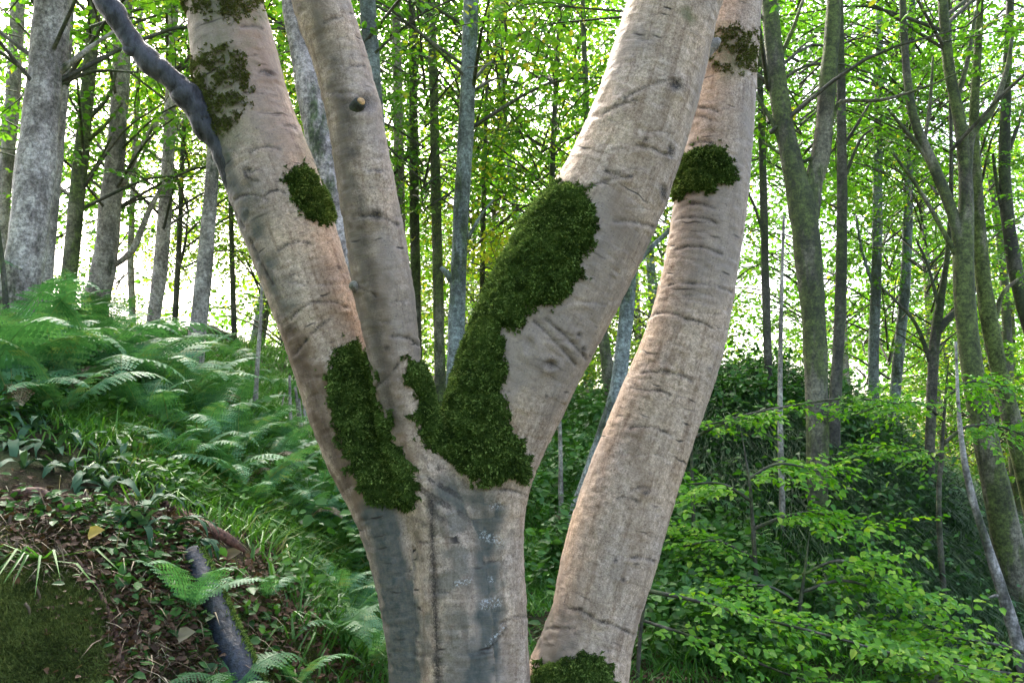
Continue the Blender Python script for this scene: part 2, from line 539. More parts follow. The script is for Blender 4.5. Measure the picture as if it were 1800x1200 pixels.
M['dead'] = simple('dead_branch_bark', (0.036, 0.036, 0.04), 0.55, 40, 0.35, 0.012, 0.4, (1, 1, 0.4))
M['wetlog'] = simple('wet_dark_wood', (0.02, 0.025, 0.038), 0.5, 60, 0.4, 0.008, 0.5)
M['root'] = simple('reddish_root', (0.11, 0.055, 0.04), 0.7, 50, 0.4, 0.01)
M['cutwood'] = simple('cut_wood', (0.42, 0.25, 0.1), 0.7, 60, 0.6, 0.004)
M['stone'] = simple('dark_stone', (0.06, 0.062, 0.06), 0.8, 12, 0.45, 0.03)


def ground_mat():
    m, nt = new_mat('forest_floor')
    g = NT(nt)
    co = g.n('ShaderNodeTexCoord').outputs['Object']
    z = g.n('ShaderNodeAttribute', attribute_name='zone')
    sep = g.n('ShaderNodeSeparateColor')
    g.l(z.outputs['Color'], sep.inputs[0])
    n1 = g.noise(co, 3.5, 5, 0.65)
    n2 = g.noise(co, 28, 5, 0.7)
    n3 = g.noise(co, 110, 3, 0.7)
    col = g.mix(g.ramp(n2, [(0.3, (0, 0, 0)), (0.7, (1, 1, 1))]), (0.035, 0.022, 0.015), (0.12, 0.072, 0.045))
    gf = g.math('ADD', g.math('MULTIPLY', n1, 0.7), g.math('MULTIPLY', n2, 0.4))
    gm = g.math('MULTIPLY', g.ramp(gf, [(0.42, (0.15, 0.15, 0.15)), (0.62, (1, 1, 1))]), sep.outputs[1], True)
    col = g.mix(gm, col, g.mix(n2, (0.025, 0.05, 0.012), (0.06, 0.1, 0.025)))
    ms = g.math('MULTIPLY', sep.outputs[0], g.ramp(gf, [(0.36, (0.3, 0.3, 0.3)), (0.56, (1, 1, 1))]), True)
    col = g.mix(ms, col, g.mix(g.ramp(n3, [(0.3, (0, 0, 0)), (0.7, (1, 1, 1))]), (0.02, 0.03, 0.007), (0.075, 0.09, 0.02)))
    hgt = g.math('ADD', g.math('MULTIPLY', n2, 1.0), g.math('MULTIPLY', n3, 0.5))
    g.out(g.principled(col, 0.92, hgt, 0.05, 1.0, 0.15))
    return m


M['ground'] = ground_mat()

# ------------------------------------------------------------------ ground
GP = []
for px, py, d in [
    # left bank: mossy foot, eroded edge, slope, crest
    (-250, 1300, 2.5), (0, 1200, 2.7), (150, 1200, 2.8), (0, 1080, 2.85), (150, 1080, 2.95), (0, 980, 3.05), (180, 980, 3.15), (300, 1100, 3.05),
    (0, 890, 3.3), (200, 930, 3.45), (350, 1000, 3.35), (320, 1200, 2.95), (450, 1200, 3.2), (450, 1080, 3.5), (420, 960, 3.75), (600, 1200, 3.7), (600, 1080, 4.2),
    (560, 980, 4.8), (0, 780, 3.9), (200, 820, 4.1), (380, 860, 4.5), (560, 880, 5.4), (0, 680, 4.8), (200, 710, 5.1), (400, 760, 5.6), (560, 790, 6.6),
    (0, 600, 6.2), (150, 630, 6.8), (330, 670, 7.6), (480, 720, 8.2), (0, 565, 8.0), (180, 585, 10), (330, 610, 11), (470, 640, 11.5),
    (-100, 545, 11), (150, 575, 13.5), (330, 590, 14), (480, 610, 14.5), (-400, 560, 7), (-400, 900, 3.2),
    # behind the tree
    (760, 1250, 4.4), (760, 1000, 6.2), (760, 800, 9), (780, 690, 13), (950, 1200, 4.6), (960, 1050, 5.8), (980, 900, 7.6), (1010, 780, 10), (1060, 690, 13), (940, 680, 14),
    # right: slope foot and mound
    (1150, 1200, 4.9), (1150, 1050, 6.0), (1180, 900, 7.4), (1260, 780, 8.6), (1290, 690, 9.6), (1330, 660, 10.6), (1300, 1250, 4.7), (1350, 1100, 6.0), (1400, 950, 7.2),
    (1420, 830, 8.2), (1430, 720, 9.6), (1460, 690, 10.8), (1550, 1200, 5.6), (1580, 1080, 7.0), (1570, 950, 8.0), (1570, 830, 9.0), (1560, 745, 10.4), (1700, 1150, 6.8), (1700, 1030, 8.0),
    (1690, 920, 9.2), (1680, 860, 10.4), (1800, 1200, 6.3), (1800, 1120, 8.0), (1800, 1040, 9.5), (1800, 960, 11), (1950, 1200, 7), (1950, 1050, 11),
]:
    GP.append(at(px, py, d)[0])
for x, y, z in [(-3, -3, 0.1), (0, -3, 0), (3, -3, -0.1), (0, 0.5, 0.0), (-1.6, 0.8, 0.15), (2, 0.8, -0.05), (0, 2.2, 0.1), (0.8, 2.6, 0.1), (-0.1, 3.05, 0.14), (0.4, 3.2, 0.16), (2, 2.5, 0.0), (4, 3.5, -0.1),
                (-9, 3, 2.0), (-14, 8, 3.6), (-10, 22, 3.0), (-4, 20, 3.1), (0, 22, 2.6), (5, 20, 1.7), (10, 18, 0.2), (12, 8, -0.4), (10, 3, -0.3), (-8, 30, 1.5), (4, 32, 0.6), (14, 30, -0.6), (-20, 20, 3.0), (-20, 35, 1.2), (22, 20, -1.0), (0, 42, -0.6), (-12, -8, 0.6), (12, -8, -0.4)]:
    GP.append(np.array([x, y, z], float))
GP = np.array(GP)


def _U(r2):
    return 0.5 * r2 * np.log(r2 + 1e-9)


_n = len(GP)
_d2 = ((GP[:, None, :2] - GP[None, :, :2]) ** 2).sum(-1)
_A = np.zeros((_n + 3, _n + 3))
_A[:_n, :_n] = _U(_d2) + np.eye(_n) * 0.25
_A[:_n, _n:] = np.column_stack([np.ones(_n), GP[:, :2]])
_A[_n:, :_n] = _A[:_n, _n:].T
_W = np.linalg.solve(_A, np.concatenate([GP[:, 2], np.zeros(3)]))


def gz(x, y):
    x = np.atleast_1d(np.asarray(x, float)); y = np.atleast_1d(np.asarray(y, float))
    out = np.zeros(len(x))
    for s in range(0, len(x), 20000):
        xs, ys = x[s:s + 20000], y[s:s + 20000]
        d2 = (xs[:, None] - GP[None, :, 0]) ** 2 + (ys[:, None] - GP[None, :, 1]) ** 2
        z = _U(d2) @ _W[:_n] + _W[_n] + _W[_n + 1] * xs + _W[_n + 2] * ys
        far = np.clip((np.hypot(xs, ys - 10) - 22) / 18, 0, 1)
        z = np.clip(z, -3, 4.6) * (1 - far) + (-1.5) * far
        P = np.column_stack([xs, ys, np.zeros(len(xs))])
        fade = np.clip((np.hypot(xs, ys) - 1.0) / 1.5, 0.2, 1)
        z = z + 0.07 * fbm(P, 1.6, 3, 5) * fade + 0.03 * vnoise(P, 6.5, 9) * fade
        out[s:s + 20000] = z
    return out


_lx = np.arange(-16, 16.01, 0.08); _ly = np.arange(1.0, 31.01, 0.08)
_LX, _LY = np.meshgrid(_lx, _ly)
_LZ = gz(_LX.ravel(), _LY.ravel()).reshape(_LX.shape)


def gzf(x, y):
    """ground height from a lookup table (bilinear)"""
    u = np.clip((np.asarray(x, float) + 16) / 0.08, 0, len(_lx) - 1.001); v = np.clip((np.asarray(y, float) - 1) / 0.08, 0, len(_ly) - 1.001)
    i = u.astype(int); j = v.astype(int); a = u - i; b = v - j
    return (_LZ[j, i] * (1 - a) + _LZ[j, i + 1] * a) * (1 - b) + (_LZ[j + 1, i] * (1 - a) + _LZ[j + 1, i + 1] * a) * b


_HD = np.concatenate([np.arange(2.2, 8, 0.03), np.arange(8, 30, 0.1)])


def hit(px, py, d0=2.2, d1=30, fallback=None):
    """where the sight line through a photograph pixel meets the ground"""
    p1 = at(px, py, 1.0)[0] - CAM
    P = CAM + p1[None, :] * _HD[:, None]
    below = P[:, 2] < gzf(P[:, 0], P[:, 1])
    k = int(np.argmax(below)) if below.any() else -1
    if k < 0:
        d = fallback or 12.0
        p = at(px, py, d)[0]
        p[2] = gzf(p[0], p[1])
        return p
    p = P[k]
    p[2] = gzf(p[0], p[1])
    return p


def axis_vals(lo, hi, step, far):
    mid = np.arange(lo, hi + 1e-6, step)
    g = []; s = step; v = hi
    while v < far:
        s *= 1.25; v += s; g.append(v)
    g2 = []; s = step; v = lo
    while v > -far:
        s *= 1.25; v -= s; g2.append(v)
    return np.array(g2[::-1] + list(mid) + g)


gx = axis_vals(-5.0, 6.0, 0.055, 420)
gy = axis_vals(1.6, 15.0, 0.055, 420)
XX, YY = np.meshgrid(gx, gy)
GV = np.column_stack([XX.ravel(), YY.ravel(), gz(XX.ravel(), YY.ravel())])
nx, ny = len(gx), len(gy)
ii = (np.arange(ny - 1)[:, None] * nx + np.arange(nx - 1)[None, :]).ravel()
GQ = np.column_stack([ii, ii + 1, ii + nx + 1, ii + nx])
gpx, gpy, gdep = project(GV)
zone = np.zeros((len(GV), 4)); zone[:, 3] = 1
zone[:, 1] = 0.8                                   # green film on open ground


def blob(px, py, r, ch, amt):
    c = hit(px, py)
    w = np.exp(-((GV[:, 0] - c[0]) ** 2 + (GV[:, 1] - c[1]) ** 2 + (GV[:, 2] - c[2]) ** 2) / (r * r))
    zone[:, ch] = zone[:, ch] * (1 - w) + amt * w


for b in [(60, 1130, .5, 0, 1), (150, 1180, .35, 0, 1), (20, 1050, .3, 0, .9), (400, 1150, .25, 0, .9), (470, 1100, .2, 0, .7), (590, 1100, .25, 0, .6), (290, 960, .18, 0, .7), (500, 1190, .25, 0, .9),
          (270, 1080, .3, 1, .05), (80, 900, .3, 1, .05), (220, 900, .3, 1, .1), (350, 960, .25, 1, .0), (260, 1180, .25, 1, .05), (1170, 1160, .5, 1, .0), (1250, 1190, .5, 1, .1), (1500, 820, .8, 1, .3), (240, 1130, .25, 0, 0.0)]:
    blob(*b)
ground = link('ground', mesh_np('ground', GV, GQ, M['ground'], True, {'zone': ('FLOAT_COLOR', zone)}))
tag(ground, kind='structure')

# ------------------------------------------------------------------ the many-stemmed beech: one blended surface
CH_DEF = {
    # pixel x, pixel y, forward distance, radius in pixels
    'A': [(345, -200, 3.17, 60), (393, 0, 3.12, 66), (413, 100, 3.1, 73), (434, 200, 3.08, 79), (472, 300, 3.06, 80), (508, 400, 3.05, 79), (541, 500, 3.04, 75), (576, 600, 3.04, 72), (606, 700, 3.04, 70), (640, 800, 3.04, 66), (678, 890, 3.03, 58), (704, 1000, 3.03, 50), (722, 1100, 3.02, 47), (734, 1200, 3.02, 50), (742, 1400, 3.02, 62), (738, 1680, 3.02, 85)],
    'B': [(520, -200, 2.76, 45), (564, 0, 2.78, 50), (597, 100, 2.8, 48), (621, 200, 2.81, 47), (640, 300, 2.82, 50), (657, 400, 2.84, 51), (673, 500, 2.86, 53), (689, 600, 2.88, 47), (707, 700, 2.9, 44), (735, 790, 2.93, 46), (765, 870, 2.96, 56), (795, 950, 2.97, 66), (806, 1060, 2.97, 73), (812, 1200, 2.97, 76), (815, 1400, 2.97, 82), (818, 1680, 2.97, 110)],
    'D': [(1262, -200, 2.84, 73), (1188, 0, 2.88, 79), (1160, 100, 2.9, 84), (1130, 200, 2.91, 88), (1092, 300, 2.93, 93), (1042, 400, 2.95, 102), (988, 500, 2.97, 106), (938, 600, 2.98, 104), (900, 690, 2.99, 98), (868, 780, 3.0, 88), (856, 860, 3.0, 74), (856, 950, 3.0, 64), (862, 1060, 3.0, 64), (864, 1200, 3.0, 68), (870, 1400, 3.0, 78), (872, 1680, 3.0, 105)],
    'E': [(1304, -200, 3.28, 44), (1287, 0, 3.25, 51), (1272, 140, 3.24, 57), (1256, 300, 3.22, 62), (1240, 420, 3.22, 64), (1222, 520, 3.22, 66), (1200, 610, 3.22, 71), (1166, 700, 3.22, 75), (1128, 800, 3.22, 78), (1094, 900, 3.21, 82), (1066, 1000, 3.2, 82), (1042, 1100, 3.18, 76), (1022, 1200, 3.16, 82), (1000, 1400, 3.13, 90), (985, 1680, 3.1, 110)],
    'F': [(980, 1090, 3.2, 10), (968, 1140, 3.18, 24), (952, 1230, 3.14, 44), (940, 1400, 3.1, 65), (935, 1680, 3.08, 90)],
}
KEYS = list(CH_DEF)
CH = []
for k in KEYS:
    rows = []
    for px, py, d, r in CH_DEF[k]:
        p, mpp = at(px, py, d)
        rows.append([*p, r * mpp])
    CH.append(catmull(rows, 3))


def seg_eval(P, a, b):
    ab = b[:3] - a[:3]
    t = np.clip(((P - a[:3]) @ ab) / (ab @ ab), 0, 1)
    dv = P - (a[:3] + t[..., None] * ab)
    return np.sqrt((dv * dv).sum(-1)) - (a[3] + t * (b[3] - a[3])), t


def smin(a, b, k):
    h = np.clip(0.5 + 0.5 * (b - a) / k, 0, 1)
    return b * (1 - h) + a * h - k * h * (1 - h)


KS = 0.045


def sdf(P, full=False):
    P = np.asarray(P, float)
    raws = []; infos = []
    for C in CH:
        best = np.full(len(P), 9.0); seg = np.zeros(len(P), int); tt = np.zeros(len(P))
        for i in range(len(C) - 1):
            lo = np.minimum(C[i][2], C[i + 1][2]) - 0.3; hi = np.maximum(C[i][2], C[i + 1][2]) + 0.3
            m = np.nonzero((P[:, 2] > lo) & (P[:, 2] < hi))[0]
            if not len(m): continue
            d, t = seg_eval(P[m], C[i], C[i + 1])
            u = d < best[m]
            mm = m[u]
            best[mm] = d[u]; seg[mm] = i; tt[mm] = t[u]
        raws.append(best); infos.append((seg, tt))
    r = raws[0]
    for q in raws[1:]:
        r = smin(r, q, KS)
    if full:
        return r, np.array(raws), infos
    return r


allp = np.vstack(CH)
H0 = 0.0115
glo = (allp[:, :3] - allp[:, 3:4]).min(0) - 0.04
ghi = (allp[:, :3] + allp[:, 3:4]).max(0) + 0.04
dims = np.ceil((ghi - glo) / H0).astype(int) + 1
ax = [glo[i] + np.arange(dims[i]) * H0 for i in range(3)]
field = None
for C in CH:
    f = np.full(dims, 1.0, np.float32)
    for i in range(len(C) - 1):
        a, b = C[i], C[i + 1]
        pad = max(a[3], b[3]) + 0.1
        l = np.clip(((np.minimum(a[:3], b[:3]) - pad - glo) / H0).astype(int), 0, dims)
        h = np.clip(((np.maximum(a[:3], b[:3]) + pad - glo) / H0).astype(int) + 2, 0, dims)
        X = np.stack(np.meshgrid(*[ax[q][l[q]:h[q]] for q in range(3)], indexing='ij'), -1)
        d, _ = seg_eval(X, a, b)
        sl = tuple(slice(l[q], h[q]) for q in range(3))
        f[sl] = np.minimum(f[sl], d.astype(np.float32))
    field = f if field is None else smin(field, f, KS).astype(np.float32)
ins = field < 0
c8 = sum(ins[i:dims[0] - 1 + i, j:dims[1] - 1 + j, k:dims[2] - 1 + k].astype(np.int8) for i in (0, 1) for j in (0, 1) for k in (0, 1))
mixed = (c8 > 0) & (c8 < 8)
cid = np.full(mixed.shape, -1, np.int32)
cells = np.argwhere(mixed)
cid[mixed] = np.arange(len(cells))
TV = glo + (cells + 0.5) * H0
quads = []
for axn in range(3):
    o1, o2 = [(1, 2), (2, 0), (0, 1)][axn]
    sl0 = [slice(None)] * 3; sl1 = [slice(None)] * 3
    sl0[axn] = slice(0, dims[axn] - 1); sl1[axn] = slice(1, dims[axn])
    s0, s1 = ins[tuple(sl0)], ins[tuple(sl1)]
    e = np.argwhere(s0 != s1)
    e = e[(e[:, o1] > 0) & (e[:, o2] > 0) & (e[:, o1] < dims[o1] - 1) & (e[:, o2] < dims[o2] - 1)]
    flip = s0[tuple(e.T)]
    def cc(da, db):
        q = e.copy(); q[:, o1] -= da; q[:, o2] -= db
        return cid[tuple(q.T)]
    q = np.column_stack([cc(1, 1), cc(0, 1), cc(0, 0), cc(1, 0)])
    q[~flip] = q[~flip][:, ::-1]
    quads.append(q)
TQ = np.concatenate(quads)


def grad(P, e=0.003):
    g = np.empty_like(P)
    c = sdf(P)
    for i in range(3):
        o = np.zeros(3); o[i] = e
        g[:, i] = (sdf(P + o) - c) / e
    return unit(g)


def relax(V, Q, k=0.5):
    acc = np.zeros_like(V); cnt = np.zeros(len(V))
    for i in range(4):
        for j in (1, 3):
            w = V[Q[:, (i + j) % 4]]
            for a in range(3): acc[:, a] += np.bincount(Q[:, i], w[:, a], len(V))
            cnt += np.bincount(Q[:, i], minlength=len(V))
    return V * (1 - k) + k * acc / np.maximum(cnt, 1)[:, None]


g0 = grad(TV); TV = TV - g0 * sdf(TV)[:, None]
for _ in range(2):
    TV = relax(TV, TQ, 0.6)
TV = TV - g0 * sdf(TV)[:, None]
# one Catmull-Clark step for finer faces
_me = mesh_np('tmp', TV, TQ)
_o = link('tmp', _me)
_md = _o.modifiers.new('s', 'SUBSURF'); _md.levels = 1; _md.render_levels = 1
bpy.context.view_layer.update()
_ev = _o.evaluated_get(bpy.context.evaluated_depsgraph_get()).to_mesh()
TV = np.empty(len(_ev.vertices) * 3, np.float32); _ev.vertices.foreach_get('co', TV); TV = TV.reshape(-1, 3).astype(float)
TQ = np.empty(len(_ev.loops), np.int32); _ev.loops.foreach_get('vertex_index', TQ); TQ = TQ.reshape(-1, 4)
bpy.data.objects.remove(_o); bpy.data.meshes.remove(_me)
TN = grad(TV)
d0, raws, infos = sdf(TV, True)
TV = TV - TN * d0[:, None]
lab = raws.argmin(0)
stem = np.zeros((len(TV), 3))
rad = np.zeros(len(TV))
for ci, C in enumerate(CH):
    m = lab == ci
    sg, tt = infos[ci][0][m], infos[ci][1][m]
    L = np.concatenate([[0], np.cumsum(np.linalg.norm(np.diff(C[:, :3], axis=0), axis=1))])
    a, b = C[sg], C[sg + 1]
    axp = a + (b - a) * tt[:, None]
    Tn = unit(b[:, :3] - a[:, :3])
    side = unit(np.cross(Tn, np.array([0, 1.0, 0])))
    fw = np.cross(Tn, side)
    v = TV[m] - axp[:, :3]
    stem[m, 0] = (v * side).sum(1) + ci * 3.1
    stem[m, 1] = L[sg] + tt * (L[sg + 1] - L[sg])
    stem[m, 2] = (v * fw).sum(1)
    rad[m] = axp[:, 3]
vpx, vpy, vdep = project(TV)
view = unit(CAM - TV)
facing = (TN * view).sum(1)

tint = np.zeros((len(TV), 4)); lichen = np.zeros(len(TV)); disp = np.zeros(len(TV))
SID = {k: i for i, k in enumerate(KEYS)}
# gentle lumps of the bark
disp += 0.0026 * fbm(stem, 9, 3, 3) + 0.0022 * vnoise(stem * np.array([1, 2.2, 1]), 30, 4)
# ripples where the stems fuse
crotch = np.exp(-(((vpx - 775) / 60) ** 2 + ((vpy - 860) / 75) ** 2)) * (facing > 0)
disp += crotch * 0.0016 * np.sin((vpy * 0.9 - (vpx - 760) * 0.55) / 4.2)
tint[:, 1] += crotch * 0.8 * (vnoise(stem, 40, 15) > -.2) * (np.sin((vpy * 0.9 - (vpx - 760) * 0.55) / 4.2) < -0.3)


def pdist(poly, pad=120):
    """distance in photograph pixels from every vertex to a polyline (9999 when far off)"""
    best = np.full(len(TV), 9999.0)
    xs = [p[0] for p in poly]; ys = [p[1] for p in poly]
    m = np.nonzero((vpx > min(xs) - pad) & (vpx < max(xs) + pad) & (vpy > min(ys) - pad) & (vpy < max(ys) + pad))[0]
    X, Y = vpx[m], vpy[m]
    b = best[m]
    for (x0, y0), (x1, y1) in zip(poly[:-1], poly[1:]):
        dx, dy = x1 - x0, y1 - y0
        t = np.clip(((X - x0) * dx + (Y - y0) * dy) / (dx * dx + dy * dy + 1e-9), 0, 1)
        b = np.minimum(b, np.hypot(X - x0 - t * dx, Y - y0 - t * dy))
    best[m] = b
    return best


def on(ids):
    m = facing > -0.15
    k = np.zeros(len(TV), bool)
    for c in ids: k |= lab == SID[c]
    return m & k


STN = fbm(stem, 26, 2, 8)


def crease(ids, x0, y0, x1, y1, sag=6, w=2.9, dark=1.0, deep=0.0035, lip=0.0018):
    """a wrinkle of bark curving round the stem, with a swollen lip under it"""
    pts = []
    for i in range(9):
        t = i / 8
        pts.append((x0 + (x1 - x0) * t, y0 + (y1 - y0) * t - sag * 4 * t * (1 - t) + rng.uniform(-1, 1)))
    d = pdist(pts, 30)
    k = np.nonzero(d < 9000)[0]
    ok = np.zeros(len(k), bool)
    for c in ids: ok |= lab[k] == SID[c]
    k = k[ok & (facing[k] > -.15)]
    dk = d[k] + 1.2 * vnoise(stem[k], 60, 12)
    g = np.exp(-(dk / w) ** 2) * (0.75 + 0.45 * vnoise(stem[k], 45, 13))
    disp[k] -= deep * g
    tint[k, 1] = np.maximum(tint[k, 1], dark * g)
    my = (y0 + y1) / 2 - sag * .6
    disp[k] += lip * np.exp(-((dk - 8) / 7) ** 2) * (vpy[k] > my)


def stain_shade(ids, poly, w, ch, amt, soft=1.0, noise=0.5):  # tints real stains, and some stem shade painted into the bark
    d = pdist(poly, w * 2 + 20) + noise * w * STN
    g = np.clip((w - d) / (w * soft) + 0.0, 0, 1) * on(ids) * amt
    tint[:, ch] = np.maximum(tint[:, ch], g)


def knot(ids, x, y, rx, ry, dark=0.9, bump=0.012):
    m = on(ids)
    q = np.sqrt(((vpx - x) / rx) ** 2 + ((vpy - y) / ry) ** 2)
    q = q + 0.22 * STN
    disp[:] += bump * (0.3 * np.exp(-((q - 1.1) / 0.6) ** 2) + 0.45 * np.exp(-(((vpx - x) / (1.5 * rx)) ** 2 + ((vpy - y - ry) / (1.6 * ry)) ** 2))) * m
    disp[:] -= bump * 0.5 * np.exp(-(q / 0.6) ** 2) * m
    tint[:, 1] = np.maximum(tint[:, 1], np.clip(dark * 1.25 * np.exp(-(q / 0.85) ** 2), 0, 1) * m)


# right stem
for a in [(1200, 192, 1262, 196, 5), (1205, 207, 1250, 210, 4), (1215, 255, 1250, 252, 4), (1200, 362, 1255, 366, 7), (1190, 385, 1260, 392, 7), (1188, 438, 1268, 446, 9), (1165, 503, 1285, 512, 10), (1142, 556, 1205, 560, 8), (1205, 560, 1250, 575, 3), (1128, 656, 1215, 668, 9), (1130, 690, 1180, 694, 6), (1108, 752, 1178, 764, 8), (1110, 862, 1140, 858, 4), (1085, 875, 1120, 880, 3), (1000, 1068, 1052, 1090, 3), (1050, 1090, 1112, 1115, 3), (960, 1105, 1010, 1104, 2), (1220, 300, 1300, 315, 6), (1110, 980, 1150, 985, 3)]:
    crease('E', *a)
for a in [(1135, 866, 7, 4), (1082, 985, 5, 4), (1095, 1018, 6, 3), (1020, 1070, 6, 5), (1060, 1092, 8, 5)]:
    knot('E', *a, bump=0.005)
stain_shade('E', [(1125, 760), (1128, 840), (1120, 930), (1100, 1010)], 24, 2, 0.75)
stain_shade('E', [(1180, 120), (1270, 140), (1275, 240)], 30, 2, 0.35)
stain_shade('E', [(1270, 70), (1285, 112)], 40, 3, 0.85)
stain_shade('EF', [(955, 1090), (965, 1150), (975, 1190)], 42, 0, 0.9)  # shade in the recess beside the stem foot, painted dark
# big right-leaning stem
for a in [(1098, 172, 1180, 140, 6), (1090, 545, 1140, 520, 3), (1060, 200, 1120, 175, 3), (940, 565, 1010, 640, 4), (960, 560, 1030, 630, 4), (1000, 215, 1060, 205, 3), (1030, 330, 1110, 310, 4), (1120, 255, 1180, 275, 3), (1080, 390, 1150, 400, 5), (1065, 300, 1100, 312, -3)]:
    crease('D', *a, w=3.2, dark=0.85)
knot('D', 1188, 150, 14, 14, 1.0, 0.012); knot('D', 1165, 338, 8, 16, 0.9, 0.008); knot('D', 1178, 265, 6, 14, 0.8, 0.006); knot('D', 968, 640, 14, 10, 0.6, 0.012); knot('D', 1017, 588, 6, 6, .8, .005); knot('D', 1024, 612, 6, 6, .8, .005); knot('D', 960, 697, 4, 4, .9, .003)
knot('D', 1085, 305, 12, 7, 0.6, 0.006); knot('D', 1135, 245, 8, 7, 0.7, 0.006); knot('D', 930, 605, 12, 18, 0.1, 0.010)
stain_shade('D', [(1150, 170), (1130, 250), (1090, 350), (1110, 430)], 46, 2, 0.5)
stain_shade('D', [(1190, 20), (1170, 120)], 40, 2, 0.25)
stain_shade('D', [(1205, 20), (1215, 35)], 14, 3, 0.9)
# thin stem
for a in [(648, 300, 678, 306, 4), (622, 385, 700, 395, 10), (690, 590, 735, 605, 5), (618, 500, 660, 520, 2), (610, 120, 640, 115, 2), (570, 40, 600, 30, 2), (640, 690, 700, 640, -8)]:
    crease('B', *a, dark=0.95)
knot('B', 640, 182, 22, 20, 0.75, 0.014); knot('B', 662, 378, 12, 12, 0.9, 0.01); knot('B', 664, 300, 8, 5, .8, .004); knot('B', 680, 612, 8, 6, .8, .004)
stain_shade('B', [(545, 0), (580, 90), (600, 200), (612, 330), (632, 450), (660, 600), (688, 740)], 32, 0, 0.55, 1.0, 0.7)  # left-side shade and brown stain painted together down the thin stem
stain_shade('B', [(545, 0), (580, 90), (600, 200), (612, 330), (632, 450), (660, 600)], 36, 2, 0.9, 1.0, 0.6)
stain_shade('B', [(590, 110), (612, 200), (628, 330), (645, 450), (668, 600), (690, 740)], 15, 1, 0.5, 1.2)
stain_shade('B', [(640, 400), (660, 520), (690, 700), (715, 800)], 30, 2, 0.95)
# left stem
for a in [(440, 268, 490, 262, 8), (430, 300, 452, 318, -6), (465, 345, 500, 338, 8), (490, 440, 545, 428, 8), (512, 560, 560, 530, 8), (560, 530, 610, 540, 4), (415, 350, 470, 352, 9), (455, 128, 480, 134, 5), (425, 48, 460, 50, 3), (500, 222, 520, 224, 3), (520, 622, 580, 560, 6), (380, 330, 430, 400, 6), (440, 420, 480, 500, -4)]:
    crease('A', *a, dark=1.0)
knot('A', 472, 130, 13, 8, 0.8, 0.006); knot('A', 438, 300, 9, 9, 0.9, 0.012); knot('A', 455, 352, 18, 14, 0.35, 0.008)
stain_shade('A', [(395, 270), (420, 340), (455, 430), (500, 540)], 40, 0, 1.0, 1.1, 0.7)  # shaded left edge of the stem painted into the bark tint
stain_shade('A', [(515, 590), (550, 660), (585, 760), (620, 850), (650, 900)], 40, 2, 1.2, 0.7, 0.6)
stain_shade('A', [(505, 560), (540, 660), (575, 760), (612, 860)], 22, 1, 0.5, 1.0, 0.8)  # dark left edge carried on down the stem
stain_shade('AB', [(738, 900), (742, 1000), (748, 1100), (752, 1200)], 14, 2, 0.55, 1.0, 0.3)
stain_shade('A', [(560, 470), (590, 560), (600, 600)], 26, 2, 0.6)
stain_shade('A', [(535, 250), (570, 340)], 26, 3, 0.6)
stain_shade('A', [(380, 15), (450, 20)], 40, 3, 0.9)
stain_shade('A', [(395, 90), (390, 160), (395, 230)], 62, 3, 0.75)
stain_shade('A', [(470, 120), (420, 60)], 60, 2, 0.35)
# fused trunk
stain_shade('AB', [(668, 905), (690, 1000), (706, 1100), (716, 1215)], 42, 0, 1.0, 0.4, 0.3)
stain_shade('ABD', [(790, 870), (845, 880), (860, 930)], 46, 0, 0.95, 0.8, 0.7)
stain_shade('DB', [(852, 900), (860, 1000), (856, 1090), (845, 1200)], 34, 0, 1.0, 0.7, 0.8)
stain_shade('AB', [(758, 880), (762, 1000), (766, 1100), (770, 1200)], 11, 1, 0.95, 1.0, 0.3)
stain_shade('B', [(790, 900), (800, 1000), (800, 1200)], 48, 0, 0.7, 1.0, 1.5)
for a in [(730, 952, 752, 954, 0), (728, 1150, 765, 1152, 0), (760, 1000, 775, 996, 2), (755, 1045, 790, 1040, 3), (850, 990, 890, 988, 3), (880, 1095, 930, 1085, 6), (858, 1140, 890, 1100, -4), (880, 860, 925, 870, 3), (805, 1150, 850, 1148, 2)]:
    crease('ABD', *a, w=2.6, dark=0.85, deep=0.003, lip=0.002)
stain_shade('D', [(890, 1110), (905, 1190)], 28, 2, 0.55)
for x0, y0, x1, y1, w in [(850, 940, 878, 952, 7), (852, 1062, 872, 1058, 8), (800, 1026, 826, 1021, 4), (862, 1017, 864, 1019, 4), (866, 892, 876, 888, 5), (858, 1135, 885, 1100, 4)]:
    d = pdist([(x0, y0), (x1, y1)])
    lichen[:] = np.maximum(lichen, np.clip(1.5 - d / w, 0, 1) * on('ABD'))
# scattered small wrinkles and scars that every beech stem carries
for c in 'ABDE':
    C = CH[SID[c]]
    for q in range(26):
        i = rng.randrange(4, len(C) - 12)
        qx, qy, _ = project(C[i:i + 1, :3])
        r_px = C[i, 3] / (C[i, 1] / FPX)
        cx = qx[0] + rng.uniform(-.7, .7) * r_px
        hw = rng.uniform(0.1, 0.34) * r_px
        tilt = rng.uniform(-.12, .12) * hw
        crease(c, cx - hw, qy[0] - tilt, cx + hw, qy[0] + tilt, rng.uniform(1, 5), rng.uniform(1.2, 2.0), rng.uniform(.25, .55), 0.002, 0.0008)

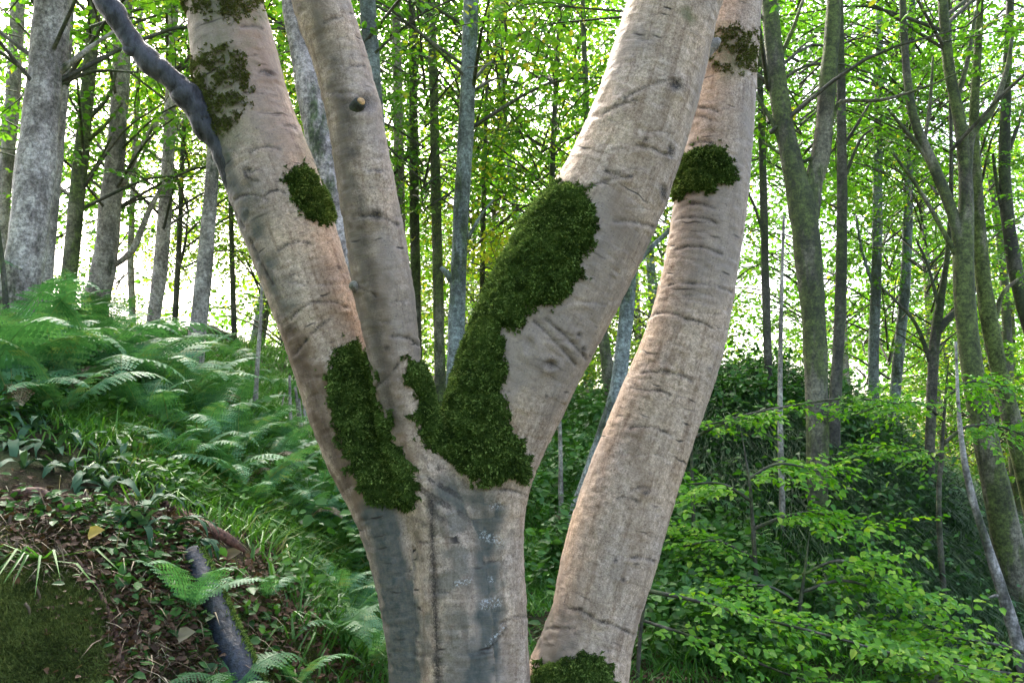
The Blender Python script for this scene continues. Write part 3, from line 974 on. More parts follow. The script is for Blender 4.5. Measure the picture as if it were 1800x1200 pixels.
# moss outlines (traced on the stems; the moss itself wraps round the wood)
MOSS = [
    ('D', 'DBA', 'moss', [(985, 318), (1012, 326), (1036, 345), (1052, 385), (1042, 430), (1022, 480), (1005, 512), (970, 540), (928, 540), (922, 572), (884, 576), (890, 640), (888, 700), (905, 760), (926, 800), (930, 850), (898, 842), (850, 856), (810, 832), (775, 800), (740, 770), (725, 735), (735, 700), (708, 660), (720, 628), (755, 640), (775, 640), (800, 590), (840, 530), (870, 470), (895, 390), (905, 365), (945, 350)], 0.020, 'thick green moss cushion running from the fork up the stem'),
    ('A', 'AB', 'moss', [(568, 650), (590, 610), (625, 596), (648, 640), (662, 700), (690, 770), (715, 810), (735, 850), (736, 888), (700, 892), (650, 880), (615, 820), (590, 750)], 0.018, None),
    ('A', 'A', 'moss', [(495, 310), (520, 292), (545, 300), (570, 335), (592, 375), (584, 392), (550, 390), (520, 365)], 0.012, None),
    ('E', 'E', 'moss', [(1178, 300), (1205, 268), (1240, 255), (1272, 258), (1292, 290), (1286, 318), (1255, 332), (1210, 345), (1180, 350)], 0.016, None),
    ('E', 'EF', 'moss', [(930, 1240), (935, 1170), (985, 1160), (1020, 1145), (1060, 1152), (1082, 1190), (1085, 1240)], 0.018, None),
    ('A', 'A', 'moss_thin', [(335, 110), (380, 78), (425, 80), (440, 140), (436, 190), (410, 225), (385, 245), (345, 210)], 0.008, 'thin brownish green moss on the leaning stem'),
    ('E', 'E', 'moss_thin', [(1240, 60), (1290, 40), (1330, 60), (1330, 128), (1250, 122)], 0.007, None),
    ('A', 'A', 'moss_thin', [(300, -30), (480, -30), (455, 22), (400, 30), (320, 20)], 0.008, None),
]


def inside(poly, x, y):
    r = np.zeros(len(x), bool)
    n = len(poly)
    for i in range(n):
        x0, y0 = poly[i]; x1, y1 = poly[(i + 1) % n]
        c = ((y0 > y) != (y1 > y)) & (x < (x1 - x0) * (y - y0) / (y1 - y0 + 1e-9) + x0)
        r ^= c
    return r


BASE = TV.copy()
TV = TV + TN * disp[:, None]
TN2 = unit(TN)
# vertex normals for shading: from the displaced faces
fn = np.cross(TV[TQ[:, 2]] - TV[TQ[:, 0]], TV[TQ[:, 3]] - TV[TQ[:, 1]])
vn = np.zeros_like(TV)
for i in range(4):
    for a in range(3): vn[:, a] += np.bincount(TQ[:, i], fn[:, a], len(TV))
vn = unit(vn)
if (vn * TN).sum() < 0:
    TQ = TQ[:, ::-1]; vn = -vn

tree_base = np.array([at(830, 1200, 3.0)[0][0], 3.0, 0.0])
tree_base[2] = gz(tree_base[0], tree_base[1])[0]
beech = thing('beech_tree', 'large pale many-stemmed beech with thick green moss in its fork', 'tree', tree_base)
plab = lab.copy()
plab[(vpy > 880) & (lab != SID['E']) & (lab != SID['F'])] = 10
plab[lab == SID['F']] = SID['E']
flab = plab[TQ[:, 0]]
keep = (BASE[:, 2] > gz(BASE[:, 0], BASE[:, 1]) - 0.25)
PARTS = {}
for code, nm, lb in [(10, 'trunk', 'fused grey-green trunk with white lichen flecks'), (SID['A'], 'stem', 'thick stem leaning left with a dead branch'), (SID['B'], 'stem', 'thin stem with a sawn stub'), (SID['D'], 'stem', 'thick stem leaning right, moss on its lower side'), (SID['E'], 'stem', 'ringed stem rising separately from the base')]:
    fsel = (flab == code) & keep[TQ].all(1)
    q = TQ[fsel]
    u, inv = np.unique(q, return_inverse=True)
    me = mesh_np(nm, TV[u] - tree_base, inv.reshape(-1, 4), M['bark'], True,
                 {'stemco': ('FLOAT_VECTOR', stem[u]), 'tint': ('FLOAT_COLOR', tint[u]), 'lichen': ('FLOAT', lichen[u])})
    me.normals_split_custom_set_from_vertices([tuple(v) for v in vn[u]])
    o = link(nm, me, beech)
    o['label'] = lb
    PARTS[code] = o

JX = vpx + 9 * fbm(BASE, 30, 2, 21) + 8 * vnoise(BASE, 80, 22); JY = vpy + 9 * fbm(BASE, 30, 2, 23) + 8 * vnoise(BASE, 80, 24)
JX2 = vpx + 34 * fbm(BASE, 45, 2, 25); JY2 = vpy + 34 * fbm(BASE, 45, 2, 26)
for owner, ids, mt, poly, thick, lb in MOSS:
    m = np.zeros(len(TV), bool)
    for c in ids: m |= lab == SID[c]
    jx, jy = JX, JY
    m &= inside(poly, jx, jy) & (facing > -0.55)
    fsel = m[TQ].all(1)
    q = TQ[fsel]
    if not len(q): continue
    u, inv = np.unique(q, return_inverse=True)
    inv = inv.reshape(-1, 4)
    # rim stays on the bark, the middle swells
    ed = np.concatenate([np.sort(np.column_stack([inv[:, a], inv[:, (a + 1) % 4]]), 1) for a in range(4)])
    eu, ecn = np.unique(ed[:, 0].astype(np.int64) * len(u) + ed[:, 1], return_counts=True)
    eu = eu[ecn == 1]
    rim = np.zeros(len(u), bool)
    rim[eu // len(u)] = True; rim[eu % len(u)] = True
    hgt = np.where(rim, 0.0, 1.0)
    for _ in range(9):
        hgt2 = hgt.copy(); cnt = np.ones(len(u))
        for a in range(4):
            hgt2 += np.bincount(inv[:, a], hgt[inv[:, (a + 1) % 4]], len(u)); cnt += np.bincount(inv[:, a], minlength=len(u))
        hgt = np.where(rim, 0.0, hgt2 / cnt)
    lump = 0.62 + 0.38 * fbm(BASE[u], 42, 2, 31) + 0.25 * vnoise(BASE[u], 110, 32)
    off = thick * 1.25 * hgt * np.clip(lump, 0.15, 1.4) - 0.001
    V = TV[u] + vn[u] * off[:, None]
    geo = Geo()
    if mt == 'moss': geo.add(V - tree_base, inv, None, np.clip(0.25 + 0.3 * lump * hgt + 0.2 * vnoise(BASE[u], 200, 33), 0, 1))
    # tufts
    area = np.linalg.norm(np.cross(V[inv[:, 2]] - V[inv[:, 0]], V[inv[:, 3]] - V[inv[:, 1]]), axis=1) * .5
    dens = 200000 if mt == 'moss' else 90000
    nt_ = int(area.sum() * dens)
    fi = nrg.choice(len(inv), nt_, p=area / area.sum())
    w4 = nrg.dirichlet(np.ones(4), nt_)
    P = (V[inv[fi]] * w4[..., None]).sum(1); Nn = unit((vn[u][inv[fi]] * w4[..., None]).sum(1))
    if mt != 'moss':        # a thin growth that leaves bark showing between its strands
        kp = fbm(P, 30, 2, 39) + .5 * vnoise(P, 90, 40) > -.12
        P, Nn = P[kp], Nn[kp]; nt_ = len(P)
    # stray strands on the bark round the cushion
    m2 = np.zeros(len(TV), bool)
    for c in ids: m2 |= lab == SID[c]
    m2 &= inside(poly, JX2, JY2) & (facing > -0.3)
    q2 = TQ[m2[TQ].all(1) & ~fsel]
    if len(q2):
        n2_ = int(len(q2) * (3.2 if mt == 'moss' else 1.2))
        f2 = nrg.integers(0, len(q2), n2_); w2 = nrg.dirichlet(np.ones(4), n2_)
        P = np.vstack([P, (TV[q2[f2]] * w2[..., None]).sum(1)]); Nn = np.vstack([Nn, unit((vn[q2[f2]] * w2[..., None]).sum(1))])
        nt_ += n2_
    dr = unit(Nn * 0.75 + nrg.normal(0, 0.55, (nt_, 3)) + np.array([0, 0, -0.25]))
    Ln = nrg.uniform(0.007, 0.018, nt_) * (1 if mt == 'moss' else 0.8)
    sd = unit(np.cross(dr, nrg.normal(0, 1, (nt_, 3))))
    wd = nrg.uniform(0.002, 0.0042, nt_)
    bV = np.stack([P - sd * wd[:, None] - tree_base, P + sd * wd[:, None] - tree_base, P + dr * Ln[:, None] - tree_base], 1).reshape(-1, 3)
    rr = np.clip(nrg.beta(1.3, 1.6, nt_) * 0.8 + 0.3 * vnoise(P, 26, 35) + 0.28 * vnoise(P, 75, 36), 0, 1)
    r3 = np.stack([rr * .45, rr * .45, rr], 1).ravel()
    geo.add(bV, None, np.arange(nt_ * 3).reshape(-1, 3), r3)
    if mt == 'moss':        # brighter leafy shoots standing out of the pile
        nl = int(area.sum() * 34000)
        fi = nrg.choice(len(inv), nl, p=area / area.sum()); w4 = nrg.dirichlet(np.ones(4), nl)
        P = (V[inv[fi]] * w4[..., None]).sum(1); Nn = unit((vn[u][inv[fi]] * w4[..., None]).sum(1))
        kp = vnoise(P, 38, 37) > -.25
        P, Nn = P[kp], Nn[kp]; nl = len(P)
        leaves(geo, P + Nn * .005 - tree_base, unit(Nn * .5 + nrg.normal(0, .6, (nl, 3)) + np.array([0, 0, -.35])), Nn + nrg.normal(0, .5, (nl, 3)), nrg.uniform(.006, .012, nl), .5, np.clip(nrg.normal(.62, .3, nl) + .25 * vnoise(P, 22, 41), .05, 1))
    o = link('moss_patch', geo.mesh('moss_patch', M[mt]), beech)
    o['kind'] = 'stuff'
    if lb: o['label'] = lb


def px_path(rows, d):
    """rows of (px, py, width px[, distance]) -> centre line and radii"""
    P = []
    for r in rows:
        p, mpp = at(r[0], r[1], r[3] if len(r) > 3 else d)
        P.append([*p, r[2] * 0.5 * mpp])
    return np.array(P)


def wood(name, rows, d, mat, parent, base, sides=12, rough=0.1, seed=0, n=6):
    S = catmull(px_path(rows, d), n)
    g = Geo()
    tube(g, S[:, :3] - base, np.maximum(S[:, 3], 0.0015), sides, rough, seed)
    return link(name, g.mesh(name, mat), parent)


# dead branch and sawn stubs on the beech
o = wood('dead_branch', [(452, 420, 20, 3.03), (412, 310, 40, 3.0), (368, 228, 46, 2.98), (335, 175, 46, 2.96), (300, 138, 40), (262, 104, 40), (228, 66, 36), (205, 28, 36), (184, -8, 40), (150, -80, 34), (95, -200, 22)], 2.95, M['dead'], beech, tree_base, 18, 0.55, 3, 10)
o['label'] = 'dark grey dead branch slanting up from the left stem'
wood('branch_stub', [(240, 92, 24), (224, 88, 16), (217, 84, 8)], 2.94, M['dead'], o, tree_base, 8, 0.2, 4, 3)
wood('branch_collar', [(362, 218, 34), (342, 184, 46), (326, 166, 47), (314, 154, 38)], 2.966, M['dead'], o, tree_base, 12, 0.25, 8, 4)
s = wood('branch_stub', [(614, 212, 34, 2.79), (624, 196, 28, 2.745), (631, 184, 23, 2.722), (634, 179, 20, 2.714)], 2.75, M['b_dark'], beech, tree_base, 14, 0.3, 5, 4)
wood('cut_face', [(634.6, 179, 15, 2.7145), (635.6, 177, 14, 2.7105)], 2.71, M['cutwood'], s, tree_base, 12, 0.12, 6, 2)
wood('branch_stub', [(640, 508, 34, 2.84), (626, 503, 24, 2.81), (615, 500, 12, 2.80)], 2.8, M['b_pale'], beech, tree_base, 10, 0.12, 7, 4)
wood('branch_stub', [(1235, 92, 34, 2.88), (1254, 78, 22, 2.87), (1264, 70, 11, 2.87)], 2.85, M['b_pale'], beech, tree_base, 10, 0.12, 9, 4)
wood('branch_stub', [(662, 386, 26, 2.80), (662, 374, 13, 2.765)], 2.8, M['b_dark'], beech, tree_base, 10, 0.12, 10, 4)

# ------------------------------------------------------------------ foliage archetypes


def make_spray(r, length, leaf=0.07, side_n=6):
    """flat beech spray along +X: twig lines and leaf frames"""
    tw = []; P = []; D = []
    def run(p0, d0, ln, step):
        pts = [p0]; d = d0.copy(); k = 0; p = p0.copy()
        n = max(2, int(ln / step))
        for i in range(n):
            d = unit(d + np.array([r.gauss(0, .08), r.gauss(0, .08), -0.035 + r.gauss(0, .05)]))
            p = p + d * step
            pts.append(p)
            if i > 0 or n < 4:
                sgn = 1 if k % 2 else -1
                k += 1
                lat = np.array([-d[1], d[0], 0]) * sgn
                P.append(p); D.append(unit(d * 0.7 + lat * 0.8 + np.array([0, 0, r.gauss(-0.1, .25)])))
        P.append(p); D.append(d)
        tw.append(np.array(pts))
        return pts
    main = run(np.zeros(3), np.array([1.0, 0, 0.12]), length, leaf * .75)
    for k in range(side_n):
        q = main[int(len(main) * (0.15 + 0.75 * k / side_n))]
        a = math.radians(r.uniform(35, 65)) * (1 if k % 2 else -1)
        run(q, np.array([math.cos(a), math.sin(a), r.uniform(-.1, .15)]), length * r.uniform(.25, .5) * (1 - .5 * k / side_n), leaf * .75)
    return tw, np.array(P), np.array(D)


def rot_from(r, az, el, roll):
    return np.array(Matrix.Rotation(az, 3, 'Z') @ Matrix.Rotation(-el, 3, 'Y') @ Matrix.Rotation(roll, 3, 'X'))


def crown_mesh(seed, n, R, z0, z1, leaf, mat, nspray=8, tiltsd=0.45):
    r = random.Random(seed)
    ng = np.random.default_rng(seed)
    sp = [make_spray(r, r.uniform(0.8, 1.4), leaf, r.randint(4, 7)) for _ in range(nspray)]
    g = Geo(); w = Geo()
    for k in range(n):
        az = r.uniform(0, 2 * math.pi)
        z = r.uniform(z0, z1)
        rr = R * math.sqrt(r.uniform(0.02, 1)) * (0.6 + 0.4 * math.sin((z - z0) / (z1 - z0) * math.pi))
        tw, P, D = sp[k % nspray]
        az2 = az + r.gauss(0, .6)
        rot = rot_from(r, az2, r.gauss(-0.12, .3), r.gauss(0, .4))
        c = np.array([rr * math.cos(az), rr * math.sin(az), z])
        s = r.uniform(0.8, 1.25)
        PP = P @ rot.T * s + c
        DD = D @ rot.T
        N = np.tile(rot[:, 2], (len(PP), 1)) + ng.normal(0, tiltsd, (len(PP), 3))
        tone = r.uniform(0, 0.35)
        leaves(g, PP, DD, N, leaf * ng.uniform(.75, 1.2, len(PP)), 0.6, np.clip(tone + ng.beta(1.6, 3.2, len(PP)) * .75, 0, 1))
        q = tw[0][::4] @ rot.T * s + c
        tube(w, np.vstack([q, tw[0][-1] @ rot.T * s + c]), np.linspace(0.008, 0.002, len(q) + 1), 3, 0, 0, False)
        # the limb carrying the spray, back towards the trunk
        inner = np.array([0.0, 0.0, z - rr * 0.45])
        if rr > 0.6 and k % 3 == 0:
            mid = (c + inner) * 0.5 + np.array([0, 0, 0.12 * rr])
            qq = catmull([inner, mid, c], 3)
            tube(w, qq, np.linspace(0.022, 0.008, len(qq)), 4, 0, 0, False)
    return g.mesh('crown', mat), w.mesh('crown_limbs', M['b_dark'])


CROWN = {
    'dense': [crown_mesh(s, 72, 2.4, -2.6, 2.8, 0.085, M['leaf']) for s in (1, 2, 3)],
    'airy': [crown_mesh(s, 48, 2.4, -2.6, 2.6, 0.085, M['leaf']) for s in (4, 5)],
    'sun': [crown_mesh(s, 60, 2.2, -2.2, 2.2, 0.085, M['leaf_sun']) for s in (6, 7)],
    'far': [crown_mesh(s, 70, 3.4, -3.6, 3.6, 0.13, M['leaf']) for s in (8, 9)],
}


def add_crown(parent, base, p, kind, scale=1.0, rz=None, which=None):
    v = CROWN[kind]
    cm, wm = v[rng.randrange(len(v)) if which is None else which % len(v)]
    c = link('crown', cm, parent)
    c.location = [float(q) for q in (np.asarray(p) - base)]
    c.rotation_euler = (0, 0, rng.uniform(0, 6.28) if rz is None else rz)
    c.scale = (scale,) * 3
    c['kind'] = 'stuff'
    w = link('twig_work', wm, c)
    w['kind'] = 'stuff'
    return c


def tree(label, d, rows, mat, branches=(), crowns=(), name='beech_tree', group=None, up=True, sides=12, cat='tree'):
    """a tree of the wood: rows run from the foot upward; crowns are (py, kind, scale[, dx, dd])"""
    rows = [list(r) for r in rows]
    foot = at(rows[0][0], rows[0][1], d)[0]
    base = np.array([foot[0], foot[1], gz(foot[0], foot[1])[0]])
    P = px_path(rows, d)
    # go on down into the soil
    if P[0][2] > base[2] - 0.1:
        t = unit(P[1][:3] - P[0][:3])
        dz = P[0][2] - (base[2] - 0.15)
        k = min(dz / max(t[2], .3), 3.0)
        low = np.array([*(P[0][:3] - t * k), P[0][3] * 1.15])
        P = np.vstack([low, P])
    if up:
        t = unit(P[-1][:3] - P[-2][:3]); t = unit(t + np.array([0, 0, .8]))
        for q in (1, 2):
            P = np.vstack([P, [*(P[-1][:3] + t * 1.6), P[-1][3] * .75]])
    P[:, 3] *= 0.9
    S = catmull(P, 5)
    T = thing(name, label, cat, base, group)
    g = Geo()
    tube(g, S[:, :3] - base, S[:, 3], sides, 0.16, int(abs(rows[0][0])) % 97)
    link('trunk', g.mesh('trunk', mat), T)
    for b in branches:
        bm = mat
        rows_b = b
        wood('branch', rows_b, d, bm, T, base, 7, 0.15, len(b), 4)
    for c in crowns:
        py, kind, sc = c[:3]
        dx = c[3] if len(c) > 3 else 0
        dd = c[4] if len(c) > 4 else 0
        qy = project(P[:, :3])[1]
        o_ = np.argsort(qy)
        cx = np.interp(py, qy[o_], P[o_, 0]); cy = np.interp(py, qy[o_], P[o_, 1])
        z = at(900, py, d + dd)[0][2]
        p = np.array([cx + dx, cy + dd, z])
        add_crown(T, base, p, kind, sc)
    return T


# ------------------------------------------------------------------ trees on the left crest
tree('broad pale trunk with dark scars among ferns on the left crest', 6.5, [(22, 575, 78), (34, 500, 74), (52, 400, 74), (72, 200, 67), (88, 60, 66), (96, -60, 64)], M['b_lilac'],
     [[(100, 130, 14), (150, 90, 9), (200, 55, 5)]], [(-330, 'airy', .9)])
tree('lilac grey trunk pressed close behind the broad scarred trunk', 7.6, [(66, 560, 44), (84, 400, 34), (100, 250, 28), (116, 60, 24), (122, -60, 20)], M['b_lilac'], [], [(-260, 'airy', .9)])
tree('dark mossy trunk with forked twigs left of the leaning pale pair', 9.0, [(112, 580, 32), (130, 400, 29), (150, 200, 27), (163, 60, 24), (172, -60, 20)], M['b_mossy'],
     [[(140, 330, 8), (170, 290, 6), (196, 240, 4)], [(155, 210, 9), (190, 170, 7), (205, 120, 5)], [(150, 250, 9), (185, 220, 6), (215, 180, 4)], [(160, 100, 8), (130, 130, 6), (95, 150, 4)]], [(30, 'airy', .8), (230, 'sun', .7, .2, 2.5)])
tree('stout pale trunk leaning right out of the ferns on the crest', 9.5, [(160, 590, 52), (172, 520, 47), (185, 450, 45), (205, 250, 37), (214, 100, 32), (222, -60, 28)], M['b_pale'],
     [[(215, 330, 12), (240, 270, 9), (280, 210, 6), (330, 170, 4)], [(195, 470, 10), (232, 440, 12), (262, 370, 10), (290, 320, 7)]], [(40, 'airy', .85), (-260, 'dense', 1)])
tree('slim lilac trunk with bent foot before the bright gap', 10.5, [(265, 615, 32), (270, 560, 26), (284, 450, 28), (297, 250, 23), (303, 60, 19), (306, -60, 17)], M['b_lilac'], [[(296, 250, 7), (320, 215, 5), (340, 190, 3)]], [(120, 'airy', .8), (-200, 'airy', 1)])
tree('pale straight trunk rising from the slope next to the dead branch', 8.2, [(340, 670, 38), (346, 600, 34), (356, 500, 33), (370, 350, 27), (379, 200, 22), (384, 20, 18)], M['b_pale'], [], [(60, 'airy', .7, -.2, 2.5)])
tree('faint grey trunk at the far left behind the broad scarred one', 10.0, [(2, 540, 24), (8, 340, 24), (22, 180, 27), (32, 0, 25), (36, -80, 22)], M['b_lilac'], [[(20, 200, 6), (45, 160, 4), (70, 150, 3)]], [(180, 'airy', .8, -.6, 2), (330, 'sun', .7, 0, 3), (60, 'dense', .8, -.3, 3)])
tree('crooked dark sapling at the edge of the ferns', 5.6, [(12, 575, 15), (8, 500, 11), (0, 430, 9), (-8, 370, 7)], M['b_dark'], [], [], 'sapling', sides=8, cat='sapling', up=False)
tree('thin grey stem in the brightest gap of the left crest', 12.5, [(234, 585, 15), (230, 430, 13), (238, 250, 11), (246, 60, 9)], M['b_lilac'], [[(236, 300, 6), (262, 250, 4), (275, 220, 3)]], [(150, 'sun', .8, 0, 2), (330, 'sun', .7, -.5, 3), (40, 'sun', .9, -.6, 3)], sides=8)
tree('thin twiggy stem before white sky on the left crest', 12.0, [(306, 590, 13), (316, 400, 10), (322, 250, 9), (334, 60, 7)], M['b_dark'], [[(312, 480, 6), (325, 430, 5), (330, 380, 3)], [(318, 330, 6), (300, 290, 4), (292, 260, 3)]], [(230, 'sun', .75, .3, 3), (60, 'sun', .9, .2, 2), (380, 'sun', .6, .5, 3)], sides=8)
tree('slender stem with yellowing leaves beside the left stem of the beech', 12.5, [(412, 600, 12), (408, 450, 10), (404, 300, 9), (400, 150, 8)], M['b_dark'], [], [(330, 'sun', .75, .2, 1), (40, 'sun', .8)], sides=8)
tree('very thin pale sapling standing alone on the grassy slope', 6.2, [(446, 748, 13), (452, 650, 9), (458, 560, 7), (462, 460, 5), (466, 380, 4)], M['b_straw'], [], [], 'sapling', sides=7, cat='sapling', up=False)
for i, (x0, y0, x1, y1, w) in enumerate([(512, 765, 509, 660, 7), (527, 772, 519, 680, 8), (534, 778, 526, 700, 6), (545, 780, 533, 705, 7), (492, 740, 500, 690, 4)]):
    p = hit(x0, y0)
    base = p.copy()
    T = thing('dry_stalk', 'bare pale dry stalk standing at the foot of the leaning beech stem', 'stalk', base, 'pale dry stalks behind the beech')
    wood('stalk', [(x0, y0 + 8, w), ((x0 + x1) / 2 + rng.uniform(-2, 2), (y0 + y1) / 2, w * .85), (x1, y1, w * .6)], p[1], M['b_straw'], T, base, 6, 0.1, i, 3)

# ------------------------------------------------------------------ trees seen between the stems
tree('blue-grey trunk framed in the V between the stems', 9.0, [(798, 700, 34), (803, 560, 33), (809, 400, 30), (818, 250, 31), (826, 60, 30), (830, -60, 27)], M['b_blue'],
     [[(800, 500, 14), (785, 480, 12), (775, 470, 7)], [(822, 420, 8), (845, 380, 5), (868, 350, 3)]], [(-250, 'dense', 1), (60, 'dense', .8, -.7, 2.5)])
tree('green mossy trunk left of the blue-grey trunk in the V', 12, [(774, 680, 23), (770, 500, 21), (764, 230, 19), (759, 0, 15)], M['b_mossy'], [], [(110, 'dense', .95, .5, 1)], sides=9)
tree('dark narrow trunk close to the right edge of the thin stem', 12.5, [(734, 680, 20), (729, 400, 19), (727, 200, 17), (724, 0, 13)], M['b_dark'], [], [(80, 'dense', .9, -.4, .5)], sides=9)
tree('pale bare trunk just right of the thin stem', 13, [(704, 680, 24), (703, 400, 22), (700, 200, 20), (696, 0, 16)], M['b_pale'], [], [(0, 'dense', 1, 0, 3), (150, 'dense', .8, .3, 1)], sides=9)
tree('smooth grey trunk emerging behind the thin stem', 8.0, [(700, 700, 36), (686, 500, 34), (668, 280, 32), (655, 130, 32), (644, -40, 32)], M['b_blue'], [], [(-280, 'dense', .9)])
tree('smooth lilac trunk glimpsed between the left and thin stems', 6.0, [(640, 700, 56), (600, 420, 54), (562, 250, 54), (534, 100, 52), (512, -60, 48)], M['b_lilac'], [], [])
tree('bending blue-grey trunk between the two right-hand stems', 7.0, [(1030, 860, 34), (1050, 800, 32), (1084, 690, 31), (1098, 580, 29), (1107, 480, 27), (1118, 330, 24), (1130, 150, 22)], M['b_blue'],
     [[(1115, 470, 9), (1145, 435, 9), (1180, 402, 8), (1215, 360, 5)]], [])
tree('short leaning brown trunk low behind the right fork', 11, [(1080, 740, 26), (1070, 660, 25), (1060, 590, 22), (1045, 480, 18), (1035, 300, 14)], M['b_mossy'], [], [(250, 'sun', .9, -.3, 1.5), (520, 'sun', .6, -.6, 2)], sides=9)
tree('thin dark stem among yellow leaves in the V', 14, [(848, 680, 12), (848, 480, 11), (852, 300, 9), (858, 60, 7)], M['b_dark'], [], [(420, 'sun', .9, .9, 0), (150, 'dense', 1, 1.4, 0), (120, 'dense', 1, .1, 1), (540, 'sun', .6, .2, 1)], sides=7)
tree('slender stem right of centre in the V with leafy crown', 13, [(965, 680, 14), (968, 400, 12), (975, 200, 11), (985, 0, 9)], M['b_dark'], [], [(260, 'sun', .9, -.2, 0), (40, 'dense', .9, -.8, 0)], sides=7)
tree('thin pale sapling low behind the trunk fork', 7.4, [(986, 880, 10), (985, 780, 8), (982, 700, 6), (980, 640, 4)], M['b_straw'], [], [], 'sapling', sides=6, cat='sapling', up=False)

# ------------------------------------------------------------------ trees on the right
R1 = tree('forked grey-green tree on the right mound with upright twin limbs', 7.5, [(1440, 1035, 34), (1437, 900, 40), (1437, 750, 44), (1431, 580, 47), (1420, 440, 52), (1411, 365, 56), (1398, 310, 44), (1382, 240, 40), (1366, 140, 36), (1354, 20, 32), (1346, -80, 28)], M['b_mossy'],
          [[(1418, 380, 44), (1430, 320, 36), (1444, 265, 33), (1454, 150, 29), (1464, 40, 27), (1470, -90, 24)],
           [(1385, 290, 10), (1362, 225, 9), (1340, 185, 7), (1318, 150, 5)], [(1372, 170, 12), (1350, 130, 9), (1330, 95, 6)], [(1362, 120, 9), (1390, 60, 7), (1412, 0, 5)],
           [(1448, 245, 9), (1462, 215, 8), (1480, 178, 7), (1550, 176, 6), (1640, 148, 4), (1700, 120, 3)], [(1440, 270, 8), (1400, 285, 6), (1340, 250, 4)]],
          [(-330, 'dense', 1.0), (60, 'dense', .55, .7, 1.5)])
tree('dark slim trunk just right of the forked tree', 8.5, [(1474, 960, 22), (1466, 760, 24), (1476, 560, 22), (1480, 350, 20), (1478, 150, 17), (1474, -40, 14)], M['b_dark'], [[(1480, 260, 8), (1500, 230, 6), (1530, 180, 4)], [(1478, 330, 7), (1510, 250, 5), (1535, 225, 3)]], [(40, 'dense', .8, .4, 3)], sides=9)
tree('thin black trunk between the ringed stem and the forked tree', 9.5, [(1354, 760, 17), (1350, 640, 16), (1345, 480, 16), (1341, 300, 14), (1334, 100, 12)], M['b_dark'], [[(1345, 420, 6), (1325, 360, 5), (1310, 330, 3)]], [(30, 'dense', .8, 0, 2), (330, 'airy', .6, 0, 2.5)], sides=9)
tree('pale wiry sapling left of the forked tree', 7.2, [(1378, 1000, 13), (1374, 850, 12), (1371, 700, 10), (1374, 500, 7), (1378, 380, 5)], M['b_straw'], [], [], 'sapling', sides=7, cat='sapling', up=False)
tree('straight blue-grey trunk behind the crest of the mound', 11.5, [(1538, 830, 24), (1535, 650, 21), (1541, 450, 20), (1543, 250, 17), (1546, 0, 14)], M['b_blue'], [[(1540, 520, 7), (1515, 440, 5), (1505, 380, 4)]], [(80, 'dense', .9, 0, 1.5), (-20, 'dense', .9, -.8, 2.5), (420, 'dense', .7, -.3, 2)], sides=9)
tree('dark blue-grey trunk leaning a little right of the straight one', 11.8, [(1566, 820, 22), (1576, 660, 21), (1592, 480, 20), (1597, 300, 17), (1602, 0, 14)], M['b_blue'], [], [(200, 'dense', .85, .5, 1.5), (430, 'dense', .75, .8, 2.5)], sides=9)
tree('crooked dark tree with spreading arms low on the right', 9.2, [(1634, 800, 20), (1638, 680, 20), (1644, 590, 20), (1656, 510, 14), (1668, 420, 10), (1672, 300, 8)], M['b_dark'],
     [[(1646, 585, 16), (1668, 558, 13), (1694, 535, 10), (1720, 500, 6)], [(1640, 650, 9), (1610, 570, 7), (1575, 530, 5), (1545, 500, 3)], [(1650, 540, 7), (1632, 470, 5), (1610, 420, 4)]], [(250, 'dense', .6, .2, 1.2)], sides=9)
tree('mossy multi-limbed tree leaning in on the far right', 8.0, [(1812, 1110, 60), (1785, 1010, 56), (1758, 890, 52), (1735, 780, 49), (1709, 650, 42), (1696, 530, 38), (1693, 440, 36), (1698, 350, 27), (1690, 230, 24), (1668, 120, 21), (1655, -20, 17)], M['b_mossy'],
     [[(1692, 450, 24), (1674, 375, 21), (1640, 290, 20), (1604, 200, 16), (1589, 70, 13), (1585, -70, 11)], [(1698, 330, 18), (1708, 240, 14), (1742, 195, 12), (1768, 130, 9), (1780, 60, 6)],
      [(1640, 290, 10), (1600, 240, 8), (1560, 190, 5)], [(1694, 470, 12), (1665, 420, 9), (1620, 340, 7), (1570, 270, 5)], [(1680, 180, 10), (1700, 110, 8), (1715, 20, 6)], [(1625, 250, 7), (1635, 180, 6), (1640, 100, 4)]],
     [(-260, 'dense', 1.0), (80, 'dense', .6, .3, 1.6)])
tree('second mossy trunk running parallel behind the leaning multi-limbed one', 8.8, [(1838, 1010, 42), (1802, 830, 38), (1768, 700, 34), (1742, 580, 31), (1726, 470, 29), (1716, 330, 24), (1712, 200, 18), (1722, 20, 14)], M['b_mossy'],
     [[(1745, 590, 10), (1760, 520, 8), (1790, 490, 5)], [(1722, 420, 9), (1700, 370, 7), (1690, 290, 5)]], [(20, 'dense', .8, .4, 2), (430, 'airy', .55, .4, 2)], sides=10)
tree('dark trunk at the right border with ascending arms', 10, [(1850, 700, 30), (1800, 540, 28), (1776, 420, 26), (1766, 300, 22), (1769, 150, 18), (1776, -20, 14)], M['b_dark'], [[(1778, 430, 9), (1755, 340, 7), (1745, 270, 5)], [(1768, 280, 8), (1800, 190, 6), (1825, 120, 4)]], [(120, 'dense', .8, .4, 1.5), (380, 'dense', .8, -.4, 2.5)], sides=9)
tree('pale flaking stem slanting down across the dark bank', 6.5, [(1800, 1180, 26), (1786, 1120, 24), (1768, 1060, 23), (1736, 960, 18), (1708, 870, 14), (1692, 790, 11), (1684, 700, 7), (1680, 600, 5)], M['b_birch'], [[(1765, 1050, 8), (1752, 1046, 6), (1738, 1050, 3)]], [], 'slanting_stem', sides=9, up=False, cat='stem')

